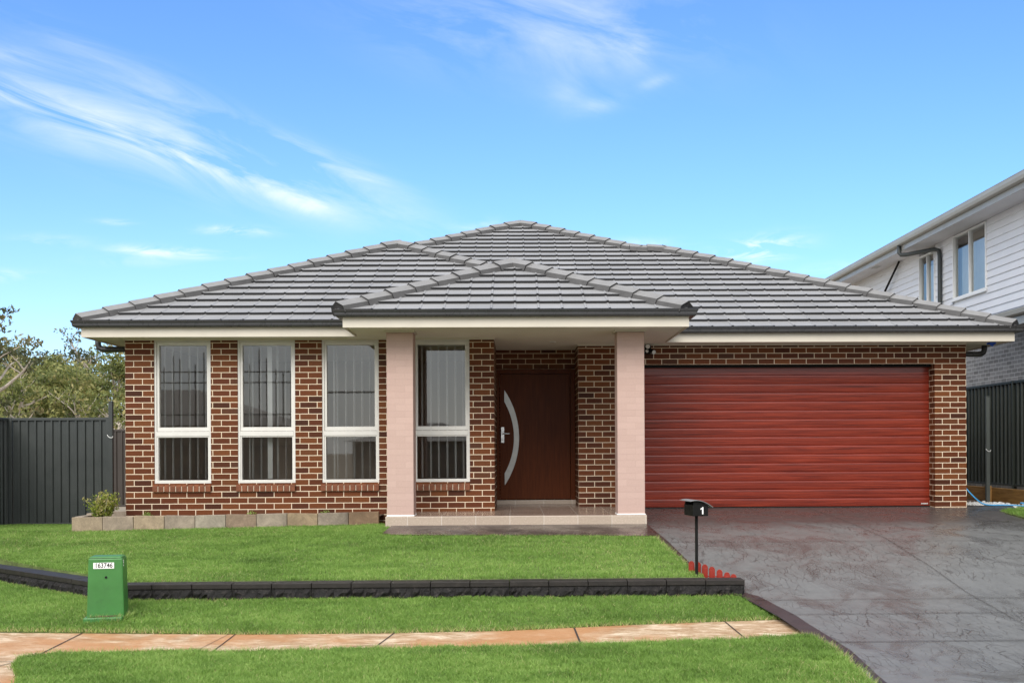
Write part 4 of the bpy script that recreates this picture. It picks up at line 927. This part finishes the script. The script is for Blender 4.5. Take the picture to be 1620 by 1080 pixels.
def cloudnoise(ang,sx,sy,sc,dist=1.0,seed=0): return T.noise(T.mapping(T.mapping(cmb.outputs[0],(1,1,1),(0,0,ang)),(sx,sy,1),(0,0,0),(seed,seed*.7,0)),sc,9,.62,dist)
nA=cloudnoise(R(22),1,5.5,5.0,.9,.3); nB=cloudnoise(R(20),1,2.6,6,.7,1.7); nC=cloudnoise(R(0),1,4,16,.8,3.1)
# (px,py of the photo turned into direction ratios, half length, half width, tilt deg, gain, noise)
wis=[(60,165,300,48,17,.62,nA),(250,225,330,38,19,.80,nA),(140,195,170,9,19,.7,nA),(255,235,110,12,21,.6,nA),(440,300,95,17,22,1.25,nA),(500,325,30,12,15,.6,nA),(330,255,140,10,24,.55,nA),
     (430,225,230,20,28,.60,nA),(540,262,90,14,22,.95,nA),(180,110,190,26,30,.32,nA),(20,90,80,16,12,.5,nA),
     (880,25,200,70,8,.70,nB),(950,75,80,45,-35,.30,nB),(680,45,130,48,20,.38,nB),(1015,75,28,26,60,.55,nB),(1040,130,26,8,-20,.5,nB),(950,168,38,13,-12,.6,nB),(1105,35,55,26,50,.2,nB),(900,150,20,26,80,.3,nB),
     (1205,394,52,15,-8,3.0,nC),(275,398,62,7,3,2.6,nC),(385,365,44,6,2,2.0,nC),(190,351,28,4,4,.9,nC),(95,380,50,8,3,.6,nC),(220,413,60,7,2,.5,nC),(10,434,50,8,0,.9,nC),(1345,432,90,14,-5,.6,nC),(760,357,40,10,0,.5,nC),(1020,385,50,8,0,.6,nC)]
tot=None
for (px,py,hl,hw,deg,gn,ns) in wis:
    u0,v0=(px-815)/1740,(710-py)/1740; ca,sa=math.cos(R(-deg)),math.sin(R(-deg))
    du=T.math('SUBTRACT',U,u0); dv=T.math('SUBTRACT',V_,v0)
    a=T.math('MULTIPLY',T.math('ADD',T.math('MULTIPLY',du,ca),T.math('MULTIPLY',dv,sa)),1740/hl)
    b=T.math('MULTIPLY',T.math('SUBTRACT',T.math('MULTIPLY',dv,ca),T.math('MULTIPLY',du,sa)),1740/hw)
    e=T.math('EXPONENT',T.math('MULTIPLY',T.math('ADD',T.math('MULTIPLY',a,a),T.math('MULTIPLY',b,b)),-.8))
    e=T.math('MULTIPLY',e,T.math('MULTIPLY',T.math('SUBTRACT',ns,.40,clamp=True),gn*2.6))
    tot=e if tot is None else T.math('ADD',tot,e)
front=T.math('MULTIPLY',T.math('ADD',Y_,-.05),8,clamp=True)
wisp=T.math('MULTIPLY',T.math('MULTIPLY',T.math('MINIMUM',tot,1.0),.66),front)
hz=T.math('MULTIPLY',T.math('EXPONENT',T.math('MULTIPLY',T.math('MAXIMUM',Z_,0),-15)),.72)     # bright band of air low on the horizon
hz=T.math('MULTIPLY',hz,T.ramp(T.math('MULTIPLY_ADD',X_,-1.0,.45),[(0,.55),(.75,1)]))
back=T.math('MULTIPLY',T.math('SUBTRACT',.15,Y_),2.2,clamp=True)
back=T.math('MAXIMUM',back,T.math('MULTIPLY',T.math('SUBTRACT',T.math('ABSOLUTE',X_),.62),4,clamp=True))
back=T.math('MAXIMUM',back,T.math('MULTIPLY',T.math('SUBTRACT',Z_,.50),4,clamp=True))  # unseen cloud added at both sides and overhead for neutral fill light
deck=T.noise(T.mapping(dirv,(1,1,2.2)),2.4,8,.6,.5)
deckc=T.ramp(deck,[(.3,(.50,.53,.57)),(.7,(1,1,1))])
SKYT=(.60,.86,1.17)
base=T.mix(1.0,sky.outputs[0],(*SKYT,1),'MULTIPLY')
CW=6.2
white=(CW*.97,CW*1.0,CW*1.04,1)
c=T.mix(hz,base,(CW*1.02,CW*1.0,CW*1.04,1)); c=T.mix(wisp,c,white)
dk=T.mix(1.0,deckc,(9.4,9.2,8.8,1),'MULTIPLY'); c=T.mix(T.math('MULTIPLY',back,.85),c,dk)
bg=T.new('ShaderNodeBackground'); T.l.new(c,bg.inputs[0]); bg.inputs[1].default_value=.10
wo=T.new('ShaderNodeOutputWorld'); T.l.new(bg.outputs[0],wo.inputs[0])
sun=bpy.data.lights.new('sun','SUN'); sun.energy=1.5; sun.angle=R(38); sun.color=(1,.955,.89); so=bpy.data.objects.new('sun',sun); C.objects.link(so)
dv_=Vector((math.sin(SUN_AZ)*math.cos(SUN_EL),math.cos(SUN_AZ)*math.cos(SUN_EL),math.sin(SUN_EL))); so.rotation_euler=dv_.to_track_quat('Z','Y').to_euler(); so.location=(-10,-20,20)

cam=bpy.data.cameras.new('camera'); co=bpy.data.objects.new('camera',cam); C.objects.link(co); bpy.context.scene.camera=co
th,rh=R(1.3),R(.3); r=Vector((math.cos(th),-math.sin(th),0)); f=Vector((math.sin(th),math.cos(th),0)); u=Vector((0,0,1))
r2=r*math.cos(rh)-u*math.sin(rh); u2=r*math.sin(rh)+u*math.cos(rh)
co.matrix_world=Matrix(((r2.x,u2.x,-f.x,0),(r2.y,u2.y,-f.y,0),(r2.z,u2.z,-f.z,1.7),(0,0,0,1)))
cam.sensor_width=36; cam.lens=36*1740/1620; cam.shift_x=(810-854.5)/1620; cam.shift_y=(710-540)/1620; cam.clip_end=2500; cam.clip_start=.05
sc=bpy.context.scene; sc.view_settings.view_transform='Standard'; sc.view_settings.look='None'; sc.view_settings.exposure=1.0; sc.view_settings.gamma=1
for o in bpy.data.objects:
    if '_w' in o: del o['_w']
